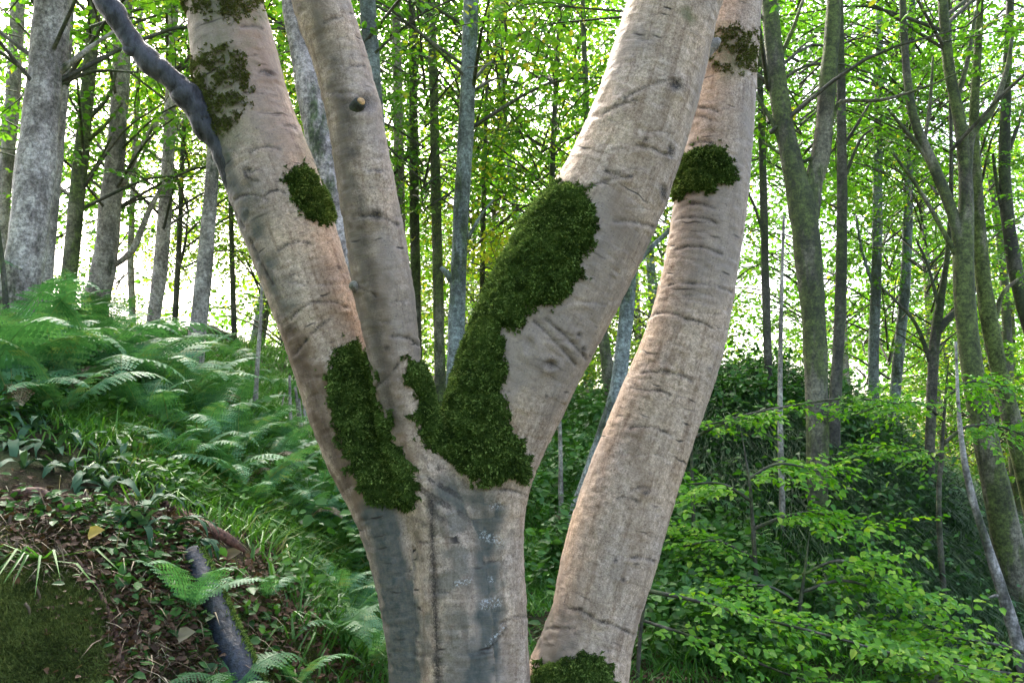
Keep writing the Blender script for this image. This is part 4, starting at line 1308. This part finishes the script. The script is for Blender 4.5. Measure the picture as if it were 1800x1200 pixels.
# ------------------------------------------------------------------ trees deeper in the wood
far_spots = []
for k in range(40):
    d = rng.uniform(15, 30)
    px = rng.uniform(-100, 1900)
    if 60 < px < 470 and rng.random() < 0.6:
        continue
    far_spots.append((px, d))
for px, d in far_spots:
    p = at(px, 650, d)[0]
    z = gz(p[0], p[1])[0]
    base = np.array([p[0], p[1], z])
    bk = rng.choice(['b_blue', 'b_mossy', 'b_dark', 'b_pale'])
    where = 'beyond the bright left crest' if px < 520 else 'deep in the wood behind the V of stems' if px < 1090 else 'deep in the wood beyond the right mound' if px < 1560 else 'deep in the wood behind the leaning mossy tree'
    T = thing('slender_tree', 'slender %s tree %s' % ({'b_blue': 'blue-grey', 'b_mossy': 'mossy', 'b_dark': 'dark', 'b_pale': 'pale grey'}[bk], where), 'tree', base, 'slender trees deep in the wood')
    g = Geo()
    hgt = rng.uniform(9, 13)
    lean = rng.uniform(-.06, .06)
    C = np.array([[lean * h + 0.12 * math.sin(h * .7 + px), 0.04 * h, h] for h in np.linspace(-0.3, hgt, 14)])
    tube(g, C, np.linspace(rng.uniform(.09, .15), .03, 14), 8, .15, int(px) % 31)
    link('trunk', g.mesh('trunk', M[bk]), T)
    left = px < 480
    for q in range(1 if left else 3):
        kind = rng.choice(['sun', 'airy']) if left else (rng.choice(['far', 'far', 'sun']) if q == 0 else rng.choice(['airy', 'far', 'sun']) if q == 1 else rng.choice(['dense', 'sun', 'sun']))
        hz = rng.uniform(6.5, 10) if left else (rng.uniform(2.2, 4.6) if q == 0 else rng.uniform(.8, 2.2) if q == 2 else rng.uniform(6, 10))
        add_crown(T, base, base + np.array([lean * hz + rng.uniform(-.5, .5), rng.uniform(-.5, .5), hz]), kind, rng.uniform(.75, 1.1))

for k, (x, y, hz, sc_) in enumerate([(-5.5, -1.5, 4.4, 1.0), (-7.5, 2.0, 6.2, 1.0), (-4.5, -5.0, 4.2, 1.0), (-8.5, -4.5, 5.5, 1.1), (-2.0, -7.5, 5.0, 1.0), (-6.5, 5.0, 7.0, 0.8)]):  # unseen trees, added to block skylight and shade the stems' left sides
    base = np.array([x, y, gz(x, y)[0]])
    T = thing('slender_tree', 'leafy tree on the bank across from the beech, out of the bracken', 'tree', base, 'leafy trees across from the beech')
    g = Geo()
    C = np.array([[0.1 * math.sin(h * .7 + x), 0.03 * h, h] for h in np.linspace(-0.3, 10, 14)])
    tube(g, C, np.linspace(.14, .03, 14), 8, .15, k)
    link('trunk', g.mesh('trunk', M['b_pale']), T)
    for q in (0, 2.6):
        add_crown(T, base, base + np.array([0, 0, hz + q - 1.0]), 'far', sc_)

# the far side of the wood: one leafy mass that nobody could count
g = Geo()
for k in range(200):
    d = rng.uniform(30, 44)
    px = rng.uniform(-250, 2050)
    left = px < 520
    py = rng.uniform(-250, 330) if left else rng.triangular(-250, 780, 560)
    if left and rng.random() < .55: continue
    c = at(px, py, d)[0]
    n = 260
    q = nrg.normal(0, 1, (n, 3)) * np.array([1.3, 1.3, .8]) + c
    leaves(g, q, nrg.normal(0, 1, (n, 3)), nrg.normal(0, 1, (n, 3)), nrg.uniform(.15, .26, n), .65, np.clip(nrg.beta(2, 3, n) + rng.uniform(-.1, .25), 0, 1))
far = link('distant_foliage', g.mesh('distant_foliage', M['leaf']))
tag(far, 'hazy green mass of leaves closing the far side of the wood', 'foliage', kind='stuff')

# ------------------------------------------------------------------ ferns


def frond_mesh(seed, mat, L=0.75, W=0.24, droop=0.9, pairs=22):
    r = random.Random(seed)
    g = Geo()
    n = 16
    pts = []
    p = np.zeros(3); a = math.radians(62)
    for i in range(n + 1):
        pts.append(p.copy())
        p = p + np.array([math.cos(a), r.gauss(0, .01), math.sin(a)]) * L / n
        a -= droop * 1.9 / n * (0.5 + i / n)
    C = np.array(pts)
    tube(g, C, np.linspace(0.004, 0.001, n + 1), 4, 0, 0, False, 0.9)
    T = unit(np.gradient(C, axis=0))
    for k in range(pairs):
        t = 0.14 + 0.85 * k / (pairs - 1)
        f = t * n; i = min(int(f), n - 1); c = C[i] + (C[i + 1] - C[i]) * (f - i); tg = T[i]
        s_ = (t - 0.14) / 0.86
        ln = W * (0.5 + 0.5 * math.sin(min(1, s_ * 2.2) * math.pi / 2)) * (1 - s_ ** 2.2) * r.uniform(.9, 1.08) + 0.012
        for sg in (-1, 1):
            up = np.cross(tg, np.array([0, 1.0, 0])); up *= -1 if up[2] > 0 else 1
            up = -up
            d = unit(np.array([0, sg * 1.0, 0]) + tg * 0.42 + np.array([0, 0, -.18 + r.gauss(0, .08)]))
            w = 0.030 * (1 - .4 * s_)
            m = max(4, int(ln / 0.022))
            lat = unit(np.cross(up, d))
            q = np.linspace(0, 1, m + 1)
            spine = c + d * ln * q[:, None] + np.array([0, 0, -.12 * ln]) * (q ** 2)[:, None]
            # pinnules: small teeth on each side of the midrib
            V = []; F = []
            for j in range(m):
                ww = w * (1 - (j / m) ** 1.5) + .003
                b = len(V)
                mid = (spine[j] + spine[j + 1]) * .5
                V += [spine[j], spine[j + 1], mid + lat * ww + d * .006, mid - lat * ww + d * .006]
                F += [(b, b + 1, b + 2), (b + 1, b, b + 3)]
            g.add(V, None, F, min(1, max(0, r.gauss(.5, .15))))
    return g.mesh('frond', mat, False)


FR = {'fern': [frond_mesh(s, M['fern'], r_, w_, dr) for s, r_, w_, dr in ((1, .78, .15, .8), (2, .85, .17, 1.05), (3, .7, .14, .65))],
      'fern_dark': [frond_mesh(s, M['fern_dark'], r_, w_, dr) for s, r_, w_, dr in ((4, .7, .13, .9), (5, .8, .15, 1.1))]}


FR_BROWN = frond_mesh(9, M['straw'], .6, .11, 1.3)


def fern(p, kind, size, label, group=None, n=None, az0=None, spread=6.28, lean=0.0):
    T = thing('fern', label, 'fern', p, group)
    n = n or rng.randint(6, 9)
    a0 = rng.uniform(0, 6.28) if az0 is None else az0
    for k in range(n):
        f = link('frond', FR_BROWN if rng.random() < .07 else rng.choice(FR[kind]), T)
        f.location = (0, 0, -0.01)
        f.rotation_euler = (rng.uniform(-.25, .25), rng.uniform(-.2, .35) + lean, a0 + (k / n - .5) * spread + rng.uniform(-.25, .25))
        s = size * rng.uniform(.75, 1.15)
        f.scale = (s, s, s)
    return T


FERN_L = 'arching blue-green fern in the thick bracken under the crest trunks'
FERN_M = 'lacy light green fern on the grassy middle of the left slope'
FERN_B = 'dark small fern on the shady ground behind the beech'
for px, py, s in [(-30, 690, 1.15), (40, 670, 1.1), (100, 690, 1.0), (160, 665, 1.1), (215, 690, 1.1), (270, 700, 1.0), (60, 630, 1.2), (130, 625, 1.1), (0, 620, 1.2), (200, 640, 1.1), (255, 655, 1.0), (310, 680, .95), (320, 720, .8), (20, 720, .9), (110, 735, .8), (-20, 590, 1.3), (90, 595, 1.1), (180, 605, 1.0), (280, 635, .9)]:
    near = 'under the broad scarred trunk' if px < 110 else 'below the stout leaning pale trunk' if px < 235 else 'below the slim trunks at the edge of the grass'
    fern(hit(px, py), 'fern', s * .95, '%s blue-green fern %s' % ('large arching' if s > 1.05 else 'smaller arching', near), 'blue-green ferns under the crest trunks')
for px, py, s in [(390, 850, .6), (440, 900, .65), (500, 870, .6), (540, 930, .6), (470, 830, .55), (585, 960, .55), (420, 800, .55), (350, 790, .55), (560, 850, .55), (610, 1010, .5), (380, 700, .7), (420, 690, .7), (400, 640, .7), (500, 700, .7), (350, 745, .6), (450, 770, .55), (300, 770, .6), (410, 735, .6), (330, 830, .5), (480, 790, .5), (520, 820, .5), (430, 860, .5), (370, 820, .5), (560, 900, .5), (510, 910, .5), (250, 745, .6), (290, 810, .5), (590, 1060, .45), (620, 1100, .45)]:
    fern(hit(px, py), 'fern', s, FERN_M if py > 780 else 'lacy light green fern on the upper slope near the lone pale sapling', 'lacy ferns on the left slope')
for px, py, s in [(970, 860, .55), (1010, 800, .6), (1000, 930, .5), (960, 990, .5), (1060, 740, .6), (960, 770, .6), (1190, 1000, .5), (1230, 900, .5)]:
    fern(hit(px, py), 'fern_dark', s, FERN_B, 'small ferns behind the beech')
fern(hit(330, 1075), 'fern', .42, 'small spreading fern over the dark slanting log', n=6)
fern(hit(470, 1055), 'fern', .32, 'tiny pale fern frond right of the dark slanting log', n=3)
fern(hit(640, 1170), 'fern', .5, 'bushy fern touching the left foot of the beech trunk', n=8)
fern(hit(590, 1130), 'fern_dark', .48, 'long-fronded fern arching down the mossy bank foot', n=5)
fern(hit(400, 1230), 'fern_dark', .38, 'low fern at the foot of the dark slanting log', n=6)
fern(hit(520, 1215), 'fern', .36, 'small fern between the slanting log and the trunk', n=5)
for px, py, s in [(1740, 1080, .5), (1770, 1110, .5), (1650, 1040, .5), (1560, 980, .5), (1600, 900, .55)]:
    fern(hit(px, py), 'fern_dark', s, 'drooping dark fern on the steep right-hand bank', 'drooping ferns on the right bank')

def region(n, boxes, jitter=0):
    """random ground points whose position falls inside weighted photograph boxes"""
    out = []
    w = np.array([b[4] for b in boxes], float); w /= w.sum()
    for b, k in zip(boxes, nrg.multinomial(n, w)):
        # sample sight lines on a coarse lattice, then jitter on the ground
        m = max(12, int(math.sqrt(k) * .6))
        xs = nrg.uniform(b[0], b[2], m * 2); ys = nrg.uniform(b[1], b[3], m * 2)
        C = np.array([hit(x, y) for x, y in zip(xs, ys)])
        C = C[C[:, 1] < 26]
        if not len(C): continue
        idx = nrg.integers(0, len(C), k)
        r = 0.034 * C[idx, 1]
        P = C[idx, :2] + nrg.normal(0, 1, (k, 2)) * r[:, None]
        out.append(P)
    P = np.concatenate(out)
    return np.column_stack([P, gzf(P[:, 0], P[:, 1])])


# ------------------------------------------------------------------ strap-leaved plants, tuft, litter on the left bank


def strap_mesh(seed, L, w, bend):
    r = random.Random(seed)
    n = 8; V = []; F = []
    p = np.zeros(3); a = math.radians(60)
    for i in range(n + 1):
        t = i / n
        hw = w * (0.35 + 0.65 * math.sin(min(1, t * 1.5) * math.pi / 2)) * (1 - max(0, t - .55) / .45 * .97) * .5
        wave = .006 * math.sin(i * 2.1 + seed)
        V += [p + np.array([0, -hw, .12 * hw + wave]), p + np.array([0, 0, -.15 * hw]), p + np.array([0, hw, .12 * hw - wave])]
        if i:
            b = (i - 1) * 3
            F += [(b, b + 3, b + 4, b + 1), (b + 1, b + 4, b + 5, b + 2)]
        p = p + np.array([math.cos(a), r.gauss(0, .03), math.sin(a)]) * L / n
        a -= bend / n
    g = Geo(); g.add(V, F, None, r.uniform(.1, .9))
    return g.mesh('leaf', M['strap'])


ST = [strap_mesh(s, r_, w_, b_) for s, r_, w_, b_ in ((1, .26, .045, 1.9), (2, .3, .05, 2.4), (3, .22, .042, 1.5), (4, .34, .05, 2.8))]
for px, py, s in [(20, 790, .9), (60, 760, .9), (100, 800, .9), (-10, 740, 1), (150, 850, .85), (190, 870, .8), (230, 860, .9), (260, 900, .8), (300, 940, .7), (210, 930, .75), (120, 830, .8), (180, 820, .9), (330, 900, .6), (40, 830, .8), (340, 960, .55), (0, 690, 1), (75, 715, .95), (140, 790, .95), (280, 870, .85), (205, 800, .9), (250, 940, .75)]:
    p = hit(px, py)
    spot = 'at the lower edge of the bracken' if py < 770 else 'on the bank above the bare soil' if py < 845 else 'hanging over the eroded bank by the reddish roots'
    T = thing('strap_leaf_plant', 'dark green strap-leaved plant ' + spot, 'plant', p, 'dark strap-leaved plants on the bank')
    for k in range(rng.randint(7, 10)):
        f = link('leaf', rng.choice(ST), T)
        f.rotation_euler = (rng.uniform(-.3, .3), rng.uniform(-.2, .5), rng.uniform(0, 6.28))
        f.scale = (s * rng.uniform(.7, 1.1),) * 3

P = region(52000, [(-20, 1010, 220, 1200, 3), (380, 1080, 520, 1200, 1), (0, 960, 150, 1060, .6), (540, 1060, 640, 1180, .6)])
n_ = len(P)
dr = unit(nrg.normal(0, .55, (n_, 3)) + np.array([0, -.55, .5]))
sd = unit(np.cross(dr, nrg.normal(0, 1, (n_, 3)))) * nrg.uniform(.002, .004, n_)[:, None]
g = Geo()
g.add(np.stack([P - sd, P + sd, P + dr * nrg.uniform(.008, .022, n_)[:, None]], 1).reshape(-1, 3), None, np.arange(n_ * 3).reshape(-1, 3),
      np.repeat(np.clip(nrg.beta(1.4, 2, n_) + .3 * vnoise(P, 12, 83), 0, 1), 3))
tag(link('bank_moss', g.mesh('bank_moss', M['bank_moss'])), 'brownish green moss carpet on the foot of the left bank', 'moss', kind='stuff')
P = region(1700, [(0, 880, 430, 1010, 2), (180, 980, 340, 1200, 1.5), (0, 960, 150, 1080, .8), (430, 1000, 640, 1200, 1)])
qx, qy, _ = project(P)
P = P[~((qx < 185) & (qy > 1020))]
n_ = len(P)
g = Geo()
blades(g, P + np.array([0, 0, .012]), np.column_stack([nrg.normal(0, 1, n_), nrg.normal(-.5, .6, n_), nrg.normal(-.25, .5, n_)]), nrg.uniform(.03, .16, n_), nrg.uniform(.003, .007, n_), np.clip(nrg.beta(1.2, 2, n_), 0, 1), nrg.uniform(.1, .8, n_))
tag(link('twig_litter', g.mesh('twig_litter', M['straw'])), 'fine dead twigs and straw scattered over the eroded bank', 'twigs', kind='stuff')

T = thing('grass_tuft', 'bright drooping grass tuft hanging on the mossy bank', 'grass tuft', hit(75, 985))
for k in range(14):
    g = Geo()
    a = rng.uniform(-2.9, 0.2)
    blades(g, [[0, 0, 0]], [[math.cos(a) * .8, math.sin(a) * .8, rng.uniform(-.1, .5)]], rng.uniform(.18, .34), .014, np.array([rng.uniform(.1, .6)]), rng.uniform(.85, .99))
    link('blade', g.mesh('blade', M['grass']), T)
for px, py, x1, y1 in [(18, 905, -8, 1120), (40, 880, 12, 990), (60, 1010, 25, 1120), (44, 1060, 48, 1120), (62, 1030, 80, 1090), (110, 965, 190, 1095), (30, 950, 14, 1080), (255, 1110, 258, 1175)]:
    p = hit(px, py)
    d = p[1] - .05
    T = thing('dry_straw', 'bent pale straw hanging down the eroded bank', 'straw', p, 'dry straws on the bank')
    wood('straw', [(px, py, 6), ((px * .6 + x1 * .4) + rng.uniform(-10, 10), py * .55 + y1 * .45 - 12, 5), (x1, y1, 2.5)], d, M['straw'], T, p, 5, .1, 1, 4)

# roots and logs
def log(name, label, cat, rows, mat, lift=0.0, sides=12, rough=.2, drop=None):
    P = []
    for px, py, w in rows:
        p = hit(px, py)
        mpp = p[1] / FPX
        p = p + np.array([0, 0, lift * w * mpp])
        P.append([*p, w * .5 * mpp])
    P = np.array(P)
    S = catmull(P, 6)
    base = P[len(P) // 2][:3].copy()
    T = thing(name, label, cat, base)
    g = Geo()
    tube(g, S[:, :3] - base, S[:, 3], sides, rough, len(label))
    link('wood', g.mesh('wood', mat), T)
    return T, S, base


LG, S, base = log('fallen_log', 'dark wet blue-black log slanting down the mossy bank', 'log', [(338, 985, 36), (362, 1045, 46), (388, 1110, 52), (415, 1180, 58), (450, 1260, 60)], M['wetlog'], .25, 14, .08)
g = Geo()
nn = 2600
si = nrg.integers(0, len(S) - 1, nn); tq = nrg.random(nn)[:, None]
c = S[si] * (1 - tq) + S[si + 1] * tq
ang = nrg.normal(0, .42, nn)
off = np.stack([np.cos(ang) * .95, -np.sin(ang) * .35 - .1, np.sin(ang) * .8 + .35], 1)
off = unit(off)
P = c[:, :3] + off * c[:, 3:4]
dr = unit(off + nrg.normal(0, .5, (nn, 3)))
sd = unit(np.cross(dr, nrg.normal(0, 1, (nn, 3)))) * .003
Ln = nrg.uniform(.008, .018, nn)[:, None]
g.add(np.stack([P - sd - base, P + sd - base, P + dr * Ln - base], 1).reshape(-1, 3), None, np.arange(nn * 3).reshape(-1, 3), np.repeat(nrg.random(nn), 3))
o = link('moss_patch', g.mesh('moss_patch', M['moss']), LG); o['kind'] = 'stuff'
log('exposed_root', 'long reddish root lying along the top of the eroded bank', 'root', [(290, 890, 14), (330, 915, 18), (370, 942, 22), (405, 962, 20), (428, 976, 10)], M['root'], .3, 8, .25)
log('exposed_root', 'dark red root crossing the bare bank under the strap leaves', 'root', [(20, 880, 16), (50, 876, 22), (80, 880, 18), (120, 905, 10)], M['root'], .3, 8, .25)
log('exposed_root', 'thin brown root trailing down beside the moss foot', 'root', [(130, 990, 8), (165, 1040, 9), (195, 1100, 10), (215, 1170, 9)], M['root'], .35, 7, .25)
log('fallen_log', 'dark fallen trunk lying among the crest ferns', 'log', [(200, 602, 12), (235, 593, 16), (270, 590, 22), (300, 598, 20)], M['b_dark'], .5, 9, .2)
# rocky root plate on the crest
p = hit(360, 600, fallback=11)
T = thing('mossy_boulder', 'dark mossy boulder on the crest behind the pale straight trunk', 'boulder', p)
u_, v_ = np.meshgrid(np.linspace(0, math.pi, 20), np.linspace(0, 2 * math.pi, 32, endpoint=False), indexing='ij')
BV = np.column_stack([(np.sin(u_) * np.cos(v_)).ravel(), (np.sin(u_) * np.sin(v_)).ravel(), np.cos(u_).ravel()])
BV = BV * (1 + .35 * fbm(BV, 1.6, 4, 55))[:, None] * np.array([.42, .35, .17])
i_ = (np.arange(19)[:, None] * 32 + np.arange(32)[None, :]); j_ = (np.arange(19)[:, None] * 32 + (np.arange(32)[None, :] + 1) % 32)
g = Geo(); g.add(BV + np.array([0, 0, .03]), np.stack([i_, i_ + 32, j_ + 32, j_], -1).reshape(-1, 4), None, .3)
link('rock', g.mesh('rock', M['b_dark']), T)

# ------------------------------------------------------------------ ground cover (stuff)


def add_grass(name, label, n, boxes, mat, L, w, bend, patch=3.0, upz=1.0, downhill=0.0):
    P = region(n, boxes)
    pn = fbm(P, patch, 2, 61)
    P = P[pn > -.35]
    n = len(P)
    d = np.column_stack([nrg.normal(0, .45, n), nrg.normal(-downhill, .45, n), np.full(n, upz)])
    g = Geo()
    tone = np.clip(.45 + .35 * fbm(P, 1.5, 2, 62) + nrg.normal(0, .16, n), 0, 1)
    blades(g, P - np.array([0, 0, .01]), d, nrg.uniform(*L, n) * (1 + .3 * fbm(P, patch, 2, 63)), w * nrg.uniform(.7, 1.3, n), tone, nrg.uniform(*bend, n))
    o = link(name, g.mesh(name, M[mat]))
    return tag(o, label, 'grass', kind='stuff')


add_grass('grass', 'fresh green grass on the left slope below the ferns', 15000, [(280, 740, 560, 900, 3), (330, 690, 560, 790, 2), (120, 720, 330, 800, 1), (500, 900, 660, 1010, .8), (420, 880, 560, 960, 1)], 'grass', (.1, .26), .009, (.3, .8))
add_grass('crest_grass', 'sparse grass growing along the crest under the pale trunks', 9000, [(-60, 560, 520, 640, 1), (300, 620, 520, 740, .8)], 'grass', (.15, .4), .012, (.3, .7))
add_grass('valley_grass', 'green grass and herbs covering the ground behind the beech', 30000, [(580, 690, 940, 1200, 2), (930, 660, 1090, 1000, 2), (940, 980, 1000, 1200, .5), (1130, 1000, 1500, 1200, 1.3), (1200, 880, 1450, 1050, 1)], 'grass', (.1, .28), .01, (.3, .8))
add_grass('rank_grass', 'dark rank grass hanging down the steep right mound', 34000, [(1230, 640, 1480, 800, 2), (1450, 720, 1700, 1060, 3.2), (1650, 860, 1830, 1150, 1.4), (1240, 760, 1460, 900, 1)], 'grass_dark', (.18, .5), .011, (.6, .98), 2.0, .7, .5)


def add_cover(name, label, cat, n, boxes, mat, size, h, upn=1.0, patch=2.5, cut=-.2, tone0=.35):
    P = region(n, boxes)
    qx, qy, _ = project(P)
    P = P[(fbm(P, patch, 2, 71) > cut) & ~((qx < 195 - (qy < 1040) * 70) & (qy > 1000) & (nrg.random(len(P)) < .85))]      # the moss foot of the bank stays clean
    n = len(P)
    P[:, 2] += nrg.uniform(0, 1, n) ** 1.4 * h
    g = Geo()
    D = nrg.normal(0, 1, (n, 3)); D[:, 2] *= .35
    N = nrg.normal(0, .5, (n, 3)) + np.array([0, -.25, upn])
    leaves(g, P, D, N, nrg.uniform(*size, n), .62, np.clip(tone0 + .3 * fbm(P, 3, 2, 73) + nrg.normal(0, .18, n), 0, 1))
    o = link(name, g.mesh(name, M[mat]))
    return tag(o, label, cat, kind='stuff')


add_cover('leaf_litter', 'brown fallen leaves and debris strewn over the banks', 'leaf litter', 18000, [(0, 870, 450, 1010, 2), (180, 980, 330, 1200, 1.6), (430, 1000, 640, 1200, 1.2), (1120, 1080, 1300, 1200, 1.5), (950, 1000, 1000, 1200, .4), (200, 730, 330, 850, .8), (1450, 780, 1700, 1050, .6), (470, 640, 560, 760, .4)], 'litter', (.012, .036), .02, cut=-.45, tone0=.3)
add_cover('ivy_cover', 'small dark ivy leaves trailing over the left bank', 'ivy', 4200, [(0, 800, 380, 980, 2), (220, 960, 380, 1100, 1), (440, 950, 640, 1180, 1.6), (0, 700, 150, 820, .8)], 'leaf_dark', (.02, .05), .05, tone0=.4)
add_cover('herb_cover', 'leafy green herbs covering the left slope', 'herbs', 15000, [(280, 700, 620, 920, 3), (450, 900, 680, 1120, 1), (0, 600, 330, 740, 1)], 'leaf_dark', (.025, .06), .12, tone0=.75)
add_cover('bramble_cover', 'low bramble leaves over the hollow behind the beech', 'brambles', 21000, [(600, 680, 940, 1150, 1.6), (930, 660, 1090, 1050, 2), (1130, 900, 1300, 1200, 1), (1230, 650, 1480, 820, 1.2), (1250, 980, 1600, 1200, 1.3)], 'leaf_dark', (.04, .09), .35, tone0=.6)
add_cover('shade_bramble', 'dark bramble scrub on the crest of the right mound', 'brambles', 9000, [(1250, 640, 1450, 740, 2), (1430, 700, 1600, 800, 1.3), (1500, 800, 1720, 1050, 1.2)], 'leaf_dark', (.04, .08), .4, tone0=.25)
# one yellow leaf and a few large fallen ones stand out on the bank
for px, py, mt, lb in [(172, 965, 'yellow', 'single ochre yellow fallen leaf on the dark bank'), (412, 995, 'straw', 'pale curled fallen leaf near the reddish root'), (330, 1140, 'straw', 'pale fallen leaf beside the dark slanting log')]:
    p = hit(px, py)
    T = thing('fallen_leaf', lb, 'leaf', p + np.array([0, -.02, .03]))
    g = Geo()
    leaves(g, [[-.03, 0, 0]], [[.8, -.3, .35]], [[0, -1, .6]], .07, .7, np.array([.6]), .2, .15)
    link('blade', g.mesh('blade', M[mt]), T)

# ------------------------------------------------------------------ young beech branches in front of the right bank
LEAF_OBJ = []
for s in range(4):
    g = Geo()
    leaves(g, [[0, 0, 0]], [[1, 0, 0]], [[0, 0, 1]], 1.0, .6, np.array([.12 + .22 * s]), .12, .1 + .06 * s)
    LEAF_OBJ.append(g.mesh('leaf', M['leaf_fresh']))


def sapling(label, d, stemrows, limbs, n_leaf_obj=280, leaf=.047, dens=1.45, group=None):
    """limbs: (pixel rows with width, sprays per limb, spray length)"""
    foot = at(stemrows[0][0], stemrows[0][1], d)[0]
    base = np.array([foot[0], foot[1], gz(foot[0], foot[1])[0]])
    T = thing('young_beech', label, 'sapling', base, group)
    rows = [(stemrows[0][0], stemrows[0][1], stemrows[0][2])] + list(stemrows[1:])
    P = px_path(rows, d)
    if P[0][2] > base[2] - .05:
        P = np.vstack([[base[0], base[1], base[2] - .1, P[0][3] * 1.1], P])
    tp = P[-1].copy(); tp[:3] += (P[-1][:3] - P[-2][:3]) * .9; tp[3] = .001
    P = np.vstack([P, tp])
    S = catmull(P, 5)
    g = Geo(); tube(g, S[:, :3] - base, np.maximum(S[:, 3] * .6, .0012), 7, .1, 3)
    link('trunk', g.mesh('trunk', M['b_dark']), T)
    frames = []
    for rows_l, ns, ln in limbs:
        S = catmull(px_path(rows_l, d), 6)
        g = Geo(); tube(g, S[:, :3] - base, np.maximum(S[:, 3], .0015), 5, .1, 4)
        link('branch', g.mesh('branch', M['b_dark']), T)
        tg = unit(np.gradient(S[:, :3], axis=0))
        for k in range(int(ns * dens)):
            t = (k + rng.random()) / (ns * dens)
            i = min(int((.12 + .88 * t) * (len(S) - 1)), len(S) - 1)
            dvec = tg[i]
            az = math.atan2(dvec[1], dvec[0]) + rng.choice([-1, 1]) * rng.uniform(.3, 1.4)
            rot = rot_from(rng, az, rng.gauss(-.08, .16), rng.gauss(0, .25))
            tw, PP, DD = make_spray(rng, ln * rng.uniform(.6, 1.2), leaf, rng.randint(3, 5))
            PP = PP @ rot.T + S[i][:3]; DD = DD @ rot.T
            N = np.tile(rot[:, 2], (len(PP), 1)) + nrg.normal(0, .32, (len(PP), 3)) + np.array([0, -.28, 0])
            for a, b, c in zip(PP, DD, N): frames.append((a, b, c))
    rng.shuffle(frames)
    for a, b, c in frames[:n_leaf_obj]:
        dd = unit(b); s_ = unit(np.cross(c, dd)); nn_ = np.cross(dd, s_)
        o = link('leaf', rng.choice(LEAF_OBJ), T)
        sz = leaf * rng.uniform(.5, 1.35)
        mt_ = Matrix(((dd[0], s_[0], nn_[0], 0), (dd[1], s_[1], nn_[1], 0), (dd[2], s_[2], nn_[2], 0), (0, 0, 0, 1)))
        o.matrix_local = Matrix.Translation([float(v) for v in (a - base)]) @ mt_ @ Matrix.Scale(sz, 4)
    rest = frames[n_leaf_obj:]
    if rest:
        g = Geo()
        leaves(g, np.array([f[0] for f in rest]) - base, np.array([f[1] for f in rest]), np.array([f[2] for f in rest]), leaf * nrg.uniform(.5, 1.35, len(rest)), .6, np.clip(nrg.beta(2, 2.4, len(rest)), 0, 1))
        o = link('foliage', g.mesh('foliage', M['leaf_fresh']), T); o['kind'] = 'stuff'
    return T


sapling('young beech with long low branch sweeping across the right foreground', 4.9, [(1120, 1230, 16), (1125, 1120, 12), (1135, 1040, 9)],
        [([(1130, 1036, 8), (1220, 1055, 7), (1330, 1085, 6), (1450, 1115, 5), (1580, 1150, 4), (1760, 1180, 2)], 22, .5), ([(1130, 1090, 6), (1250, 1130, 5), (1400, 1190, 4), (1560, 1230, 2)], 14, .5)], 300)
sapling('young beech with bright layered leaves before the forked tree foot', 6.0, [(1330, 1050, 16), (1325, 950, 13), (1318, 850, 9), (1310, 800, 5)],
        [([(1322, 930, 8), (1390, 905, 6), (1450, 905, 5), (1520, 960, 2)], 13, .5), ([(1320, 880, 7), (1270, 850, 5), (1210, 850, 3)], 10, .5), ([(1318, 840, 6), (1370, 815, 5), (1450, 830, 2)], 12, .5), ([(1325, 980, 6), (1260, 950, 5), (1200, 960, 3)], 10, .5)], 300)
sapling('young beech spreading flat bright sprays in the middle of the right slope', 5.6, [(1400, 1180, 15), (1405, 1080, 12), (1415, 1000, 8)],
        [([(1410, 1040, 7), (1480, 1020, 6), (1550, 1040, 5), (1620, 1075, 2)], 16, .5), ([(1410, 1010, 6), (1470, 985, 5), (1520, 1000, 2)], 9, .45), ([(1405, 1060, 6), (1350, 1030, 5), (1280, 1030, 3)], 10, .5), ([(1405, 1100, 6), (1500, 1090, 5), (1600, 1110, 3)], 12, .5)], 300)
sapling('young beech with thin arching branch leafing out before the mound crest', 6.6, [(1222, 1000, 14), (1218, 880, 11), (1215, 790, 8)],
        [([(1216, 770, 6), (1300, 733, 6), (1400, 712, 5), (1500, 700, 4), (1610, 715, 2)], 10, .45), ([(1216, 760, 5), (1250, 745, 4), (1320, 735, 3)], 7, .4)], 260)
sapling('young beech with a broad fan of leaves under the leaning far trunks', 7.2, [(1650, 900, 16), (1655, 800, 13), (1660, 720, 9), (1665, 660, 5)],
        [([(1658, 780, 8), (1700, 750, 6), (1760, 750, 4), (1830, 780, 2)], 12, .55), ([(1660, 740, 7), (1620, 710, 5), (1560, 710, 4), (1500, 730, 2)], 13, .55), ([(1660, 700, 6), (1710, 670, 5), (1790, 690, 2)], 12, .55), ([(1655, 800, 6), (1610, 790, 5), (1560, 800, 2)], 9, .5)], 300)
sapling('young beech with low leaves reaching in at the lower right corner', 5.4, [(1830, 1260, 16), (1820, 1180, 12), (1810, 1120, 8)],
        [([(1815, 1150, 7), (1740, 1130, 6), (1660, 1120, 4), (1600, 1130, 2)], 12, .5), ([(1812, 1190, 7), (1740, 1180, 6), (1650, 1190, 3)], 12, .5)], 260)

print('objects', len(bpy.data.objects), 'tris', sum(len(o.data.loops) - 2 * len(o.data.polygons) for o in bpy.data.objects if o.type == 'MESH'),
      'unique', sum(len(m.loops) - 2 * len(m.polygons) for m in bpy.data.meshes))
